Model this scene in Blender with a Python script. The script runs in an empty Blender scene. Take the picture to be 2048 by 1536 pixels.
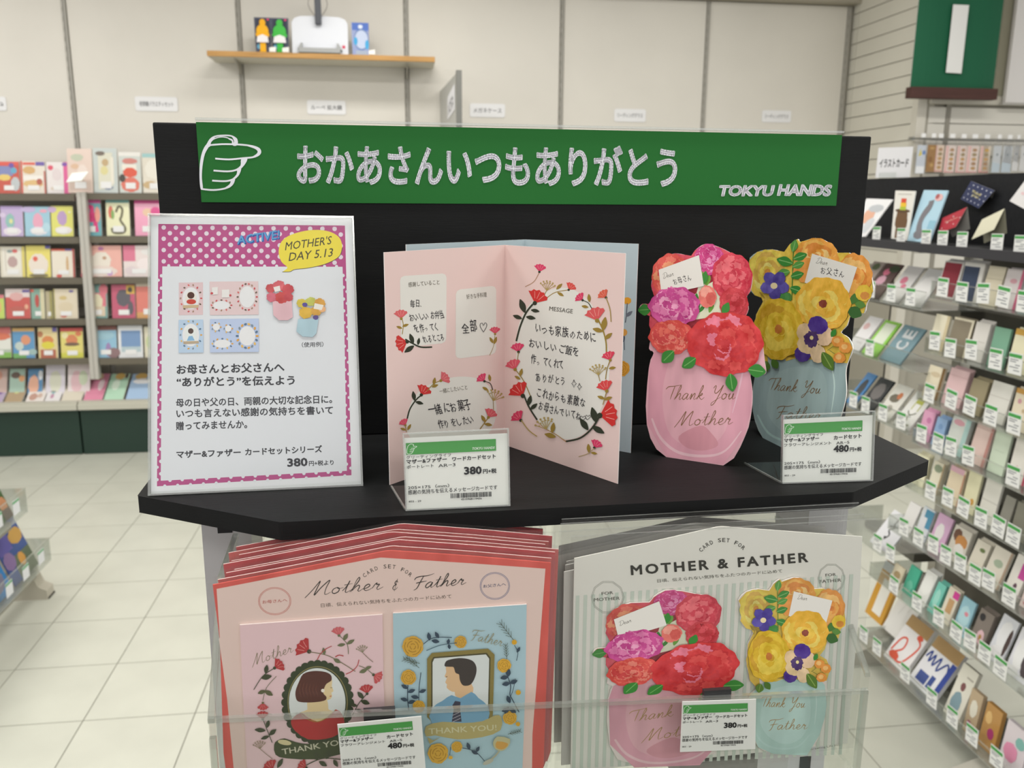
import bpy, math, random
from mathutils import Vector as V, Matrix, noise
from mathutils.geometry import tessellate_polygon
random.seed(7)
sc = bpy.context.scene
COL = sc.collection
# ------------------------------------------------------------ camera, world, lights, exposure
EYE = V((0, 0, 1.45)); FPX = 1700.0
def cam_basis(yaw, pitch, roll):
    y, p, r = map(math.radians, (yaw, pitch, roll))
    f = V((math.sin(y)*math.cos(p), math.cos(y)*math.cos(p), -math.sin(p)))
    rt = V((math.cos(y), -math.sin(y), 0)); up = rt.cross(f)
    return rt*math.cos(r)+up*math.sin(r), -rt*math.sin(r)+up*math.cos(r), f
CR, CU, CF = cam_basis(7.66, 12.3, .38)
cd = bpy.data.cameras.new('camera'); cam = bpy.data.objects.new('camera', cd); COL.objects.link(cam)
cd.sensor_width = 36; cd.lens = FPX/2048*36; cd.clip_start = .02; cd.clip_end = 60
m3 = Matrix((CR, CU, -CF)).transposed(); cam.matrix_world = Matrix.Translation(EYE) @ m3.to_4x4()
cd.dof.use_dof = True; cd.dof.focus_distance = .575; cd.dof.aperture_fstop = 14.5
sc.camera = cam
w = bpy.data.worlds.new('store_ambient'); sc.world = w; w.use_nodes = True
w.node_tree.nodes['Background'].inputs[0].default_value = (1.0, .985, .96, 1)
w.node_tree.nodes['Background'].inputs[1].default_value = .92
sc.view_settings.view_transform = 'Standard'; sc.view_settings.look = 'None'
sc.view_settings.gamma = 1; sc.view_settings.use_curve_mapping = False
sc.view_settings.exposure = 0.0
sc.cycles.max_bounces = 8; sc.cycles.transparent_max_bounces = 48
sc.cycles.sample_clamp_indirect = 4; sc.cycles.caustics_reflective = False; sc.cycles.caustics_refractive = False
def area_light(name, x, y, z, sx, sy, power, color=(1, .975, .93)):
    l = bpy.data.lights.new(name, 'AREA'); l.shape = 'RECTANGLE'; l.size = sx; l.size_y = sy; l.energy = power; l.color = color
    o = bpy.data.objects.new(name, l); COL.objects.link(o); o.location = (x, y, z)
    return o
for (x, y) in ((-2.4, .4), (0, .4), (2.4, .4), (-2.4, 2.7), (0, 2.7), (2.4, 2.7), (-2.4, 4.1), (0, 4.1), (1.7, 3.9), (-2.4, -2), (0, -2), (2.4, -2)):
    area_light('ceiling_or_fill_lamp', x, y, 2.93, 1.25, .3, (24 if y < 1 else 27) if y < 3.5 else (18 if x < 1 else 8))  # weakest lamp, back right, is added to brighten the slatted side wall

# ------------------------------------------------------------ helpers
def hexc(h):
    h = h.lstrip('#'); c = [int(h[i:i+2], 16)/255 for i in (0, 2, 4)]
    return tuple((x/12.92 if x <= .04045 else ((x+.055)/1.055)**2.4) for x in c)+(1,)
_M = {}
def M(h, kind='paper'):
    k = (h, kind)
    if k in _M: return _M[k]
    m = bpy.data.materials.new(kind+'_'+h.strip('#')); m.use_nodes = True; nt = m.node_tree; N = nt.nodes; L = nt.links
    b = N['Principled BSDF']; c = hexc(h); b.inputs['Base Color'].default_value = c
    def inp(n, v): b.inputs[n].default_value = v
    def mix(a, bb, fac):
        x = N.new('ShaderNodeMix'); x.data_type = 'RGBA'; x.inputs[6].default_value = a; x.inputs[7].default_value = bb
        L.new(fac, x.inputs[0]); return x.outputs[2]
    def nz(scale, det=3, lo=.35, hi=.65, stretch=None):
        t = N.new('ShaderNodeTexCoord'); n = N.new('ShaderNodeTexNoise'); n.inputs['Scale'].default_value = scale; n.inputs['Detail'].default_value = det
        src = t.outputs['Object']
        if stretch:
            mp = N.new('ShaderNodeMapping'); mp.inputs['Scale'].default_value = stretch; L.new(src, mp.inputs[0]); src = mp.outputs[0]
        L.new(src, n.inputs['Vector'])
        r = N.new('ShaderNodeMapRange'); r.inputs[1].default_value = lo; r.inputs[2].default_value = hi; L.new(n.outputs[0], r.inputs[0]); return r.outputs[0]
    inp('Roughness', .62); inp('Specular IOR Level', .25)
    if kind == 'wc':      # watercolour print: pigment pools and thins
        lt = tuple(min(1, x*1.08+.05) for x in c[:3])+(1,); dk = tuple(x*.78 for x in c[:3])+(1,)
        a = mix(dk, lt, nz(120, 4, .3, .72)); L.new(a, b.inputs['Base Color'])
    elif kind == 'soft':  # soft tonal wash
        lt = tuple(min(1, x*1.08+.03) for x in c[:3])+(1,); dk = tuple(x*.86 for x in c[:3])+(1,)
        a = mix(dk, lt, nz(38, 2, .3, .7, (1.6, 1.6, .5))); L.new(a, b.inputs['Base Color'])
    elif kind == 'black': # painted black board
        a = mix(tuple(x*.8 for x in c[:3])+(1,), tuple(x*1.25 for x in c[:3])+(1,), nz(60, 6, .3, .7, (.3, 1, 1))); L.new(a, b.inputs['Base Color'])
        inp('Roughness', .6); inp('Specular IOR Level', .22)
        bp = N.new('ShaderNodeBump'); bp.inputs['Strength'].default_value = .15; bp.inputs['Distance'].default_value = .0006
        L.new(nz(900, 3, 0, 1, (.08, 1, 1)), bp.inputs['Height']); L.new(bp.outputs[0], b.inputs['Normal'])
    elif kind == 'gloss': inp('Roughness', .18); inp('Specular IOR Level', .5)
    elif kind == 'satin': inp('Roughness', .38); inp('Specular IOR Level', .4)
    elif kind == 'foil': inp('Metallic', .75); inp('Roughness', .35)
    elif kind == 'metal': inp('Metallic', .9); inp('Roughness', .35)
    elif kind == 'wood':
        a = mix(tuple(x*.8 for x in c[:3])+(1,), tuple(min(1, x*1.12) for x in c[:3])+(1,), nz(7, 5, .3, .7, (.7, 8, 14))); L.new(a, b.inputs['Base Color'])
    elif kind == 'wall':
        a = mix(tuple(x*.97 for x in c[:3])+(1,), tuple(min(1, x*1.02) for x in c[:3])+(1,), nz(2.2, 4)); L.new(a, b.inputs['Base Color']); inp('Roughness', .6)
    elif kind == 'tile':
        a = mix(tuple(x*.93 for x in c[:3])+(1,), c, nz(5, 5)); L.new(a, b.inputs['Base Color']); inp('Roughness', .3); inp('Specular IOR Level', .45)
        bp = N.new('ShaderNodeBump'); bp.inputs['Strength'].default_value = .12; bp.inputs['Distance'].default_value = .002
        L.new(nz(14, 3, 0, 1), bp.inputs['Height']); L.new(bp.outputs[0], b.inputs['Normal'])
    elif kind.startswith('clear') or kind == 'edge':  # thin clear plastic: lets light through, mirrors at a grazing angle
        out = N['Material Output']; tr = N.new('ShaderNodeBsdfTransparent'); gl = N.new('ShaderNodeBsdfGlossy'); mx = N.new('ShaderNodeMixShader')
        tr.inputs[0].default_value = c; gl.inputs['Roughness'].default_value = {'clear': .06, 'clearbag': .16, 'edge': .2}[kind]
        gl.inputs[0].default_value = (.95, .95, .95, 1)
        fr = N.new('ShaderNodeFresnel'); fr.inputs[0].default_value = 1.45
        if kind == 'clearbag':
            hz = N.new('ShaderNodeMixShader'); hz.inputs[0].default_value = .015; dfb = N.new('ShaderNodeBsdfDiffuse'); dfb.inputs[0].default_value = (.8, .8, .78, 1)
            bp = N.new('ShaderNodeBump'); bp.inputs['Strength'].default_value = .5; bp.inputs['Distance'].default_value = .004
            L.new(nz(16, 3, 0, 1, (1, 1, .35)), bp.inputs['Height']); L.new(bp.outputs[0], gl.inputs['Normal']); L.new(bp.outputs[0], fr.inputs['Normal'])
        geo = N.new('ShaderNodeNewGeometry'); sb = N.new('ShaderNodeMath'); sb.operation = 'SUBTRACT'; sb.inputs[0].default_value = 1; L.new(geo.outputs['Backfacing'], sb.inputs[1])
        ml = N.new('ShaderNodeMath'); ml.operation = 'MULTIPLY'; L.new(fr.outputs[0], ml.inputs[0]); L.new(sb.outputs[0], ml.inputs[1])
        fac = ml.outputs[0]
        if kind == 'clearbag':
            hf = N.new('ShaderNodeMath'); hf.operation = 'MULTIPLY'; hf.inputs[1].default_value = .6; L.new(fac, hf.inputs[0]); fac = hf.outputs[0]
        if kind == 'edge':
            ad = N.new('ShaderNodeMath'); ad.operation = 'ADD'; ad.inputs[1].default_value = .25; L.new(fac, ad.inputs[0]); fac = ad.outputs[0]
            df = N.new('ShaderNodeBsdfDiffuse'); df.inputs[0].default_value = (.6, .62, .6, 1)
            m2 = N.new('ShaderNodeMixShader'); m2.inputs[0].default_value = .35; L.new(gl.outputs[0], m2.inputs[1]); L.new(df.outputs[0], m2.inputs[2]); L.new(m2.outputs[0], mx.inputs[2])
        else: L.new(gl.outputs[0], mx.inputs[2])
        L.new(fac, mx.inputs[0]); L.new(tr.outputs[0], mx.inputs[1]); 
        if kind == 'clearbag': L.new(mx.outputs[0], hz.inputs[1]); L.new(dfb.outputs[0], hz.inputs[2]); L.new(hz.outputs[0], out.inputs[0])
        else: L.new(mx.outputs[0], out.inputs[0])
        N.remove(b)
    _M[k] = m
    return m

WL = {}   # world location of every parent
def thing(name, label, cat, loc, group=None):
    o = bpy.data.objects.new(name, None); o.empty_display_size = .05; COL.objects.link(o); o.location = loc; WL[o.name] = V(loc)
    o['label'] = label; o['category'] = cat
    if group: o['group'] = group
    return o
def tag(o, label, cat, group=None):
    o['label'] = label; o['category'] = cat
    if group: o['group'] = group
    return o
class MB:
    """collects polygons with a material each, in world coordinates"""
    def __init__(s): s.v = []; s.f = []; s.mi = []; s.ms = []
    def mat(s, m):
        if m not in s.ms: s.ms.append(m)
        return s.ms.index(m)
    def add(s, vs, fs, m):
        k = len(s.v); s.v += [V(x) for x in vs]; i = s.mat(m)
        for f in fs: s.f.append([k+j for j in f]); s.mi.append(i)
        return s
    def build(s, name, parent=None, kind=None, origin=None, bevel=0):
        if not s.v: return None
        o0 = WL[parent.name] if parent else (V(origin) if origin is not None else V((sum((v.x for v in s.v))/len(s.v), sum((v.y for v in s.v))/len(s.v), min(v.z for v in s.v))))
        me = bpy.data.meshes.new(name); me.from_pydata([v-o0 for v in s.v], [], s.f)
        for m in s.ms: me.materials.append(m)
        me.polygons.foreach_set('material_index', s.mi); me.update()
        o = bpy.data.objects.new(name, me); COL.objects.link(o)
        if parent: o.parent = parent; WL[o.name] = o0
        else: o.location = o0; WL[o.name] = o0
        if kind: o['kind'] = kind
        if bevel:
            bm = o.modifiers.new('b', 'BEVEL'); bm.width = bevel; bm.segments = 2; bm.limit_method = 'ANGLE'
        return o
class Fr:
    """a frame: origin and three unit axes"""
    def __init__(s, o, x, y, z=None):
        s.o = V(o); s.x = V(x).normalized(); s.y = V(y).normalized(); s.z = V(z).normalized() if z is not None else s.x.cross(s.y).normalized()
    def p(s, a, b, c=0): return s.o+s.x*a+s.y*b+s.z*c
    def loc(s, P): d = V(P)-s.o; return d.dot(s.x), d.dot(s.y)
W0 = Fr((0, 0, 0), (1, 0, 0), (0, 1, 0), (0, 0, 1))
BF = [(0, 3, 2, 1), (4, 5, 6, 7), (0, 1, 5, 4), (1, 2, 6, 5), (2, 3, 7, 6), (3, 0, 4, 7)]
def box(mb, m, a, b, c, F=W0):
    vs = [F.p(x, y, z) for z in c for x, y in ((a[0], b[0]), (a[1], b[0]), (a[1], b[1]), (a[0], b[1]))]
    return mb.add(vs, BF, m)
def prism(mb, m, pts, c0, c1, F=W0, side=None):
    n = len(pts)
    if sum(pts[i][0]*pts[(i+1) % n][1]-pts[(i+1) % n][0]*pts[i][1] for i in range(n)) < 0: pts = pts[::-1]
    vs = [F.p(x, y, c0) for x, y in pts]+[F.p(x, y, c1) for x, y in pts]
    mb.add(vs, [tuple(range(n-1, -1, -1)), tuple(range(n, 2*n))], m)
    mb.add(vs, [(i, (i+1) % n, n+(i+1) % n, n+i) for i in range(n)], side or m)
    return mb
def tube(mb, m, pts, r, k=6):
    pts = [V(p) for p in pts]; rings = []
    for i, p in enumerate(pts):
        d = (pts[min(i+1, len(pts)-1)]-pts[max(i-1, 0)]).normalized(); a = d.cross(V((.3, .2, 1))).normalized(); b = d.cross(a)
        rings.append([p+(a*math.cos(t)+b*math.sin(t))*r for t in (2*math.pi*j/k for j in range(k))])
    fs = [(i*k+j, i*k+(j+1) % k, (i+1)*k+(j+1) % k, (i+1)*k+j) for i in range(len(pts)-1) for j in range(k)]
    fs += [tuple(range(k-1, -1, -1)), tuple(range((len(pts)-1)*k, len(pts)*k))]
    return mb.add([v for r_ in rings for v in r_], fs, m)
def ray(px, py): return CF+CR*((px-1024)/FPX)-CU*((py-768)/FPX)
def hit(px, py, P, n):
    d = ray(px, py); n = V(n); return EYE+d*((V(P)-EYE).dot(n)/d.dot(n))
AL = math.radians(1.74)
SU, SN, SZ = V((math.cos(AL), math.sin(AL), 0)), V((-math.sin(AL), math.cos(AL), 0)), V((0, 0, 1))
SF = Fr(EYE, SU, SN, SZ)     # stand frame: along the shelf, away from the viewer, up (0 = eye height)
H = -.19                      # shelf top
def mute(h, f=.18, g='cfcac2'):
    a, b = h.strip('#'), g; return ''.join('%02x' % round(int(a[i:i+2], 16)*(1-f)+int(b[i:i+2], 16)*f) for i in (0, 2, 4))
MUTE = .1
def struct(o): o['kind'] = 'structure'; return o

# ------------------------------------------------------------ text
_T = {}
def glyphs(s, bold, res, sp=1.):
    k = (s, bold, res, sp)
    if k not in _T:
        c = bpy.data.curves.new('t', 'FONT'); c.body = s; c.size = 1; c.resolution_u = res; c.fill_mode = 'FRONT'; c.space_character = sp
        o = bpy.data.objects.new('t', c); me = bpy.data.meshes.new_from_object(o)
        vs = [(v.co.x, v.co.y) for v in me.vertices]; fs = [tuple(p.vertices) for p in me.polygons]
        if bold > 0:      # heavier face: a band along every outline edge
            cnt = {}
            for f in fs:
                for i in range(len(f)): e = tuple(sorted((f[i], f[(i+1) % len(f)]))); cnt[e] = cnt.get(e, 0)+1
            for (i, j), n in cnt.items():
                if n != 1: continue
                (ax, ay), (bx, by) = vs[i], vs[j]; dx, dy = bx-ax, by-ay; l = math.hypot(dx, dy)
                if l < 1e-6: continue
                ux, uy = dx/l*bold*.6, dy/l*bold*.6; nx, ny = -dy/l*bold, dx/l*bold; q = len(vs)
                vs += [(ax-ux+nx, ay-uy+ny), (ax-ux-nx, ay-uy-ny), (bx+ux-nx, by+uy-ny), (bx+ux+nx, by+uy+ny)]; fs.append((q, q+1, q+2, q+3))
        bpy.data.objects.remove(o); bpy.data.curves.remove(c); bpy.data.meshes.remove(me)
        _T[k] = (vs, fs)
    return _T[k]
def crom(pts, n=6, closed=False):
    if len(pts) < 3: return list(pts)
    P = ([pts[-1]]+list(pts)+[pts[0], pts[1]]) if closed else ([pts[0]]+list(pts)+[pts[-1]])
    out = []
    for i in range(1, len(P)-2):
        p0, p1, p2, p3 = P[i-1:i+3]
        for j in range(n):
            t = j/n
            out.append(tuple(.5*((2*p1[k])+(-p0[k]+p2[k])*t+(2*p0[k]-5*p1[k]+4*p2[k]-p3[k])*t*t+(-p0[k]+3*p1[k]-3*p2[k]+p3[k])*t**3) for k in (0, 1)))
    if not closed: out.append(tuple(P[-2]))
    return out
SCRIPT = {
 'h': ([[(0,0),(.3,1),(.5,1.9),(.4,2.3),(.25,1.7),(.15,0)],[(.17,.2),(.4,.8),(.62,1),(.72,.7),(.68,.15),(.82,0),(1.05,.3)]], 1.05),
 'a': ([[(.72,.85),(.45,1.02),(.15,.7),(.08,.25),(.28,0),(.55,.3),(.74,.9),(.68,.2),(.8,0),(1.05,.3)]], 1.05),
 'n': ([[(0,.3),(.17,.95),(.2,.5),(.15,0),(.34,.6),(.55,1),(.66,.75),(.62,.15),(.77,0),(1.0,.3)]], 1.0),
 'k': ([[(0,0),(.3,1),(.5,1.9),(.4,2.3),(.25,1.6),(.15,0)],[(.2,.4),(.58,1),(.62,.72),(.3,.5),(.55,.12),(.8,0),(1.05,.35)]], 1.2),
 'o': ([[(.42,.97),(.14,.7),(.14,.2),(.38,0),(.66,.25),(.66,.75),(.42,.97),(.62,.72),(1,.85)]], 1.0),
 'u': ([[(0,.4),(.14,.95),(.1,.3),(.26,0),(.52,.3),(.62,.95),(.62,.2),(.76,0),(1.05,.3)]], 1.05),
 't': ([[(0,.3),(.25,1),(.38,1.9),(.28,.8),(.3,.1),(.45,0),(.7,.3)],[(.0,1.25),(.7,1.38)]], .7),
 'e': ([[(0,.3),(.35,.42),(.56,.75),(.42,1.02),(.18,.8),(.14,.3),(.34,0),(.6,.08),(.85,.35)]], .85),
 'r': ([[(0,.3),(.15,.9),(.28,1.1),(.3,.82),(.54,.85),(.42,.3),(.55,0),(.95,.35)]], .95),
 'M': ([[(-.25,-.3),(.2,.9),(.62,2.3),(.55,1.1),(.5,0),(.9,1.2),(1.45,2.3),(1.36,1.1),(1.4,.1),(1.6,0),(1.9,.3)]], 1.9),
 'T': ([[(-.5,1.7),(-.2,2.1),(.6,2.2),(1.6,2.4)],[(.65,2.25),(.55,1),(.5,0)]], 1.05),
 'Y': ([[(0,1.8),(.15,2.2),(.3,2.1),(.3,1.2),(.6,1.0),(1.05,1.7),(1.25,2.3),(1.05,.9),(.7,-.6),(.35,-1.0),(.3,-.6),(.8,-.1),(1.4,.4)]], 1.4),
 'F': ([[(-.2,1.6),(-.1,2.0),(.4,2.2),(1.1,2.2),(1.8,2.5)],[(.7,2.2),(.55,1.2),(.4,.1),(.1,-.25)],[(.1,1.0),(.5,1.12),(1.25,1.25)]], 1.25),
 'D': ([[(.35,2.1),(.3,.9),(.1,.05),(.8,.1),(1.35,.9),(1.25,1.9),(.5,2.35),(-.2,1.9),(-.1,1.5)]], 1.5),
 '&': ([[(1.0,1.55),(.7,1.9),(.4,1.75),(.38,1.35),(.75,1.15),(.3,.95),(.1,.5),(.4,.1),(.9,.2),(1.15,.6)],[(.72,2.3),(.6,-.25)]], 1.4),
 ' ': ([], .8), '!': ([[(.3,2),(.2,.5)],[(.15,.1),(.15,0)]], .5)}

class Art:
    """flat print on a sheet: shapes given in picture-measure coordinates are carried to the sheet's own plane through `mp`"""
    def __init__(s, F, mp, base=.0003):
        s.F = F; s.mp = mp; s.z = base; s.mb = MB(); s.step = .000004; s.jar = ('a3bdbf', 'acc6c6')  # default jar tones are greyed: shade on the shelf vase mixed into its colour
    def q(s, x, y): a, b = s.mp(x, y); return a, b
    def poly(s, pts, col, kind='paper', smooth=0):
        if smooth: pts = crom(pts, smooth, True)
        L = [s.q(*p) for p in pts]; s.z += s.step
        ar = sum(L[i][0]*L[(i+1) % len(L)][1]-L[(i+1) % len(L)][0]*L[i][1] for i in range(len(L)))
        if ar < 0: L = L[::-1]
        s.mb.add([s.F.p(a, b, s.z) for a, b in L], [tuple(range(len(L)))], M(col, kind)); return s
    def ell(s, cx, cy, rx, ry, col, kind='paper', ang=0, n=20, wob=0, seed=0):
        ca, sa = math.cos(math.radians(ang)), math.sin(math.radians(ang)); pts = []; R = random.Random(seed)
        ph = [R.uniform(0, 6.28) for _ in range(3)]
        if wob: n = 60 if rx > 60 else 36
        for i in range(n):
            t = 2*math.pi*i/n; k = 1+wob*(math.sin(7*t+ph[0])*.5+math.sin(13*t+ph[1])*.5+math.sin(3*t+ph[2])*.35)
            x, y = rx*k*math.cos(t), ry*k*math.sin(t); pts.append((cx+x*ca-y*sa, cy+x*sa+y*ca))
        return s.poly(pts, col, kind)
    def line(s, pts, w, col, kind='paper', smooth=5, closed=False, taper=False):
        pts = crom(pts, smooth, closed) if smooth and len(pts) > 2 else list(pts)
        if closed: pts = pts+[pts[0]]
        n = len(pts); vs = []; s.z += s.step
        for i, (x, y) in enumerate(pts):
            a = pts[max(i-1, 0)]; b = pts[min(i+1, n-1)]
            if closed and i in (0, n-1): a, b = pts[n-2], pts[1]
            dx, dy = b[0]-a[0], b[1]-a[1]; l = math.hypot(dx, dy) or 1; k = w/2*((.35+.65*math.sin(math.pi*min(1, .15+.85*i/max(n-1, 1)))) if taper else 1)
            for sg in (1, -1): vs.append(s.F.p(*s.q(x-sg*dy/l*k, y+sg*dx/l*k), s.z))
        s.mb.add(vs, [(2*i, 2*i+1, 2*i+3, 2*i+2) for i in range(n-1)], M(col, kind)); return s
    def ring(s, cx, cy, rx, ry, w, col, n=24, kind='paper'):
        return s.line([(cx+rx*math.cos(2*math.pi*i/n), cy+ry*math.sin(2*math.pi*i/n)) for i in range(n)], w, col, kind, smooth=0, closed=True)
    def text(s, t, x0, y0, x1, y1, h, col, bold=0., shear=0., res=2, kind='paper', sp=1.):
        vs, fs = glyphs(t, bold, res, sp)
        if not vs: return s
        ax, bx = min(v[0] for v in vs), max(v[0] for v in vs); ay, by = min(v[1] for v in vs), max(v[1] for v in vs)
        dx, dy = x1-x0, y1-y0; l = math.hypot(dx, dy); ux, uy = dx/l, dy/l; s.z += s.step
        out = []
        for X, Y in vs:
            b = (Y-ay)/(by-ay)*h; a = (X-ax)/(bx-ax)*l+shear*b
            out.append(s.F.p(*s.q(x0+ux*a+uy*b, y0+uy*a-ux*b), s.z))
        s.mb.add(out, fs, M(col, kind)); return s
    def arc(s, t, cx, cy, r, a0, a1, h, col, bold=0., ry=None):
        for i, ch in enumerate(t):
            if ch == ' ': continue
            a = math.radians(a0+(a1-a0)*i/(len(t)-1)); x, y = cx+r*math.cos(a), cy-(ry or r)*math.sin(a); dx, dy = math.sin(a), math.cos(a); wd = h*(.75 if ch not in 'I' else .2)
            s.text(ch, x-dx*wd/2, y-dy*wd/2, x+dx*wd/2, y+dy*wd/2, h, col, bold)
        return s
    def hand(s, t, x0, y0, x1, y1, h, col='2c2a30', seed=1):
        n = len(t); R = random.Random(seed+n*7)
        for i, ch in enumerate(t):
            if ch == ' ': continue
            f0, f1 = i/n, (i+.86)/n; sm = .62 if ch in 'ってっゃ、' and ch not in 'て' else 1
            a = R.uniform(-.1, .1); hh = h*sm*R.uniform(.82, 1.02); X0, Y0 = x0+(x1-x0)*f0, y0+(y1-y0)*f0+R.uniform(-.08, .08)*h; X1, Y1 = x0+(x1-x0)*f1, y0+(y1-y0)*f1
            X1 = X0+(X1-X0)*(.7 if sm < 1 else 1)
            vs, fs = glyphs(ch, .004, 1); dx, dy = X1-X0, Y1+a*h*.6-Y0; l = math.hypot(dx, dy); ux, uy = dx/l, dy/l; s.z += s.step; kx = l/.92; ky = hh/.86; out = []
            w_ = max(v[0] for v in vs)-min(v[0] for v in vs) if ch in '、' else 1
            for X, Y in vs: B = (Y+.1)*ky; A = (X-.04)*kx-.1*B; out.append(s.F.p(*s.q(X0+ux*A+uy*B, Y0+uy*A-ux*B), s.z))
            s.mb.add(out, fs, M(col))
        return s
    def script(s, t, x0, y0, x1, y1, xh, col, w, kind='paper', slant=.35):
        tot = sum(SCRIPT[c][1] for c in t); dx, dy = x1-x0, y1-y0; l = math.hypot(dx, dy); ux, uy = dx/l, dy/l; k = l/tot; a = 0
        for c in t:
            st, ad = SCRIPT[c]
            for q in st:
                P = []
                for X, Y in q: A = (a+X)*k+slant*Y*xh; B = Y*xh; P.append((x0+ux*A+uy*B, y0+uy*A-ux*B))
                s.line(P, w, col, kind, taper=True)
            a += ad
        return s
    def leaf(s, x, y, ang, L, col, wd=.42, kind='paper', vein=None):
        a = math.radians(ang); c, n = math.cos(a), math.sin(a); P = []
        for t, o in ((0, 0), (.25, .38), (.55, .5), (.85, .25), (1, 0), (.85, -.25), (.55, -.5), (.25, -.38)):
            X, Y = t*L, o*L*wd; P.append((x+X*c-Y*n, y-X*n-Y*c))
        s.poly(P, col, kind, smooth=3)
        if vein: s.line([(x, y), (x+L*.85*c, y-L*.85*n)], L*.05, vein, kind)
        return s
    def carn(s, x, y, ang, L, col, base='2f4a30', kind='paper'):
        """side-on carnation: a fan with a toothed edge; (x, y) the calyx, ang the way it opens"""
        P = [(0, 0)]; n = 9
        for i in range(n+1):
            t = -52+104*i/n; r = L*(1 if i % 2 else .9); P.append((r*math.cos(math.radians(t)), r*math.sin(math.radians(t))))
        a = math.radians(ang); c, n_ = math.cos(a), math.sin(a)
        s.poly([(x+X*c-Y*n_, y-X*n_-Y*c) for X, Y in P], col, kind)
        for t in (-25, 0, 25):
            a2 = math.radians(ang+t); s.line([(x+L*.35*math.cos(a2), y-L*.35*math.sin(a2)), (x+L*.85*math.cos(a2), y-L*.85*math.sin(a2))], L*.03, 'f0a8a0')
        s.ell(x, y, L*.16, L*.16, base, n=8); return s
    def umbel(s, x, y, ang, L, col='b09a5c'):
        for t in range(-50, 51, 20):
            a = math.radians(ang+t); X, Y = x+L*math.cos(a), y-L*math.sin(a); s.line([(x, y), (X, Y)], L*.06, col); s.ell(X, Y, L*.1, L*.1, col, n=6); s.ell(x+(X-x)*.75+L*.1, y+(Y-y)*.8, L*.07, L*.07, col, n=6)
        return s
    def rose(s, x, y, r, col='e0a52c', dk='b07d1c', seed=0):
        s.ell(x, y, r, r, col, wob=.05, seed=seed)
        for k, q in enumerate((.78, .52, .26)):
            for j in range(3):
                a0 = j*2.1+k*.9; s.line([(x+r*q*math.cos(a0+t), y+r*q*math.sin(a0+t)) for t in (0, .4, .8, 1.2, 1.6)], r*.07, dk, smooth=0)
        return s
    def peony(s, cx, cy, rx, ry, cols, seed=0, ang=0, wob=.05, rings=4, clip=1.0):
        R = random.Random(seed); s.ell(cx, cy, rx, ry, cols[0], 'wc', ang, wob=wob, seed=seed)
        for k in range(rings):
            q = .78-.2*k; n = max(3, 8-k*2); o = R.uniform(0, 6)
            for j in range(n):
                t = o+2*math.pi*j/n; x, y = cx+rx*q*.74*math.cos(t), cy+ry*q*.74*math.sin(t); pr = (.33-.05*k)
                c1 = cols[R.randrange(len(cols))]; c2 = cols[(cols.index(c1)+1) % len(cols)]
                s.ell(x, y, rx*pr*1.02, ry*pr*1.02, c2, 'wc', R.uniform(0, 90), wob=.13, seed=seed*50+k*10+j)
                s.ell(x-rx*.02, y-ry*.03, rx*pr*.88, ry*pr*.88, c1, 'wc', R.uniform(0, 90), wob=.16, seed=seed*50+k*10+j+1)
        s.ell(cx, cy, rx*.14, ry*.14, cols[-1], 'wc', wob=.2, seed=seed+3); return s
    def rosebloom(s, cx, cy, rx, ry, cols, heart, seed=0):
        """open garden rose from the front: rims of lapping petals around a dark heart"""
        R = random.Random(seed); s.ell(cx, cy, rx, ry, cols[0], 'wc', wob=.045, seed=seed)
        for k, q in enumerate((.86, .7, .54, .38, .24)):
            n = 5-k//2; o = R.uniform(0, 6)
            for j in range(n):
                t = o+2*math.pi*j/n; x, y = cx+rx*q*.45*math.cos(t), cy+ry*q*.45*math.sin(t); c1 = cols[R.randrange(len(cols))]
                s.ell(x, y, rx*q*.62, ry*q*.62, cols[-1], 'wc', wob=.06, seed=seed*9+k*5+j)
                s.ell(x+rx*.02*math.cos(t), y+ry*.02*math.sin(t)-ry*.012, rx*q*.6, ry*q*.6, c1, 'wc', wob=.06, seed=seed*9+k*5+j)
        s.ell(cx, cy, rx*.15, ry*.15, heart, 'wc', wob=.1, seed=seed); return s
    def part(s, name, parent, label=None):
        o = s.mb.build(name, parent); s.mb = MB()
        if o and label: o['label'] = label
        return o
def crop_map(F, x0, y0, k):
    """picture-measure coordinates of a detail (offset, scale) -> the plane of frame F"""
    def mp(X, Y): return F.loc(hit(x0+X/k, y0+Y/k, F.o, F.z))
    return mp
def affine(src, dst):
    (x1, y1), (x2, y2), (x3, y3) = src; D = (x2-x1)*(y3-y1)-(x3-x1)*(y2-y1)
    def f(x, y):
        a = ((x-x1)*(y3-y1)-(x3-x1)*(y-y1))/D; b = ((x2-x1)*(y-y1)-(x-x1)*(y2-y1))/D
        return dst[0][0]+a*(dst[1][0]-dst[0][0])+b*(dst[2][0]-dst[0][0]), dst[0][1]+a*(dst[1][1]-dst[0][1])+b*(dst[2][1]-dst[0][1])
    return f
def sheet(F, pts, th, front, parent, name='sheet', side=None, c0=None):
    c0 = -th if c0 is None else c0
    return prism(MB(), front, pts, c0, c0+th, F, side).build(name, parent)
def card_frame(A, B, lean=0.):
    """upright plane whose foot runs from A to B (left to right seen from the viewer), leaning back by `lean` radians"""
    A, B = V(A), V(B); x = (B-A).normalized(); back = V((-x.y, x.x, 0)); y = V((0, 0, 1))*math.cos(lean)+back*math.sin(lean)
    return Fr(A, x, y)
# ------------------------------------------------------------ room
YW = 5.3
WALLC = 'dad6ce'
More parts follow.
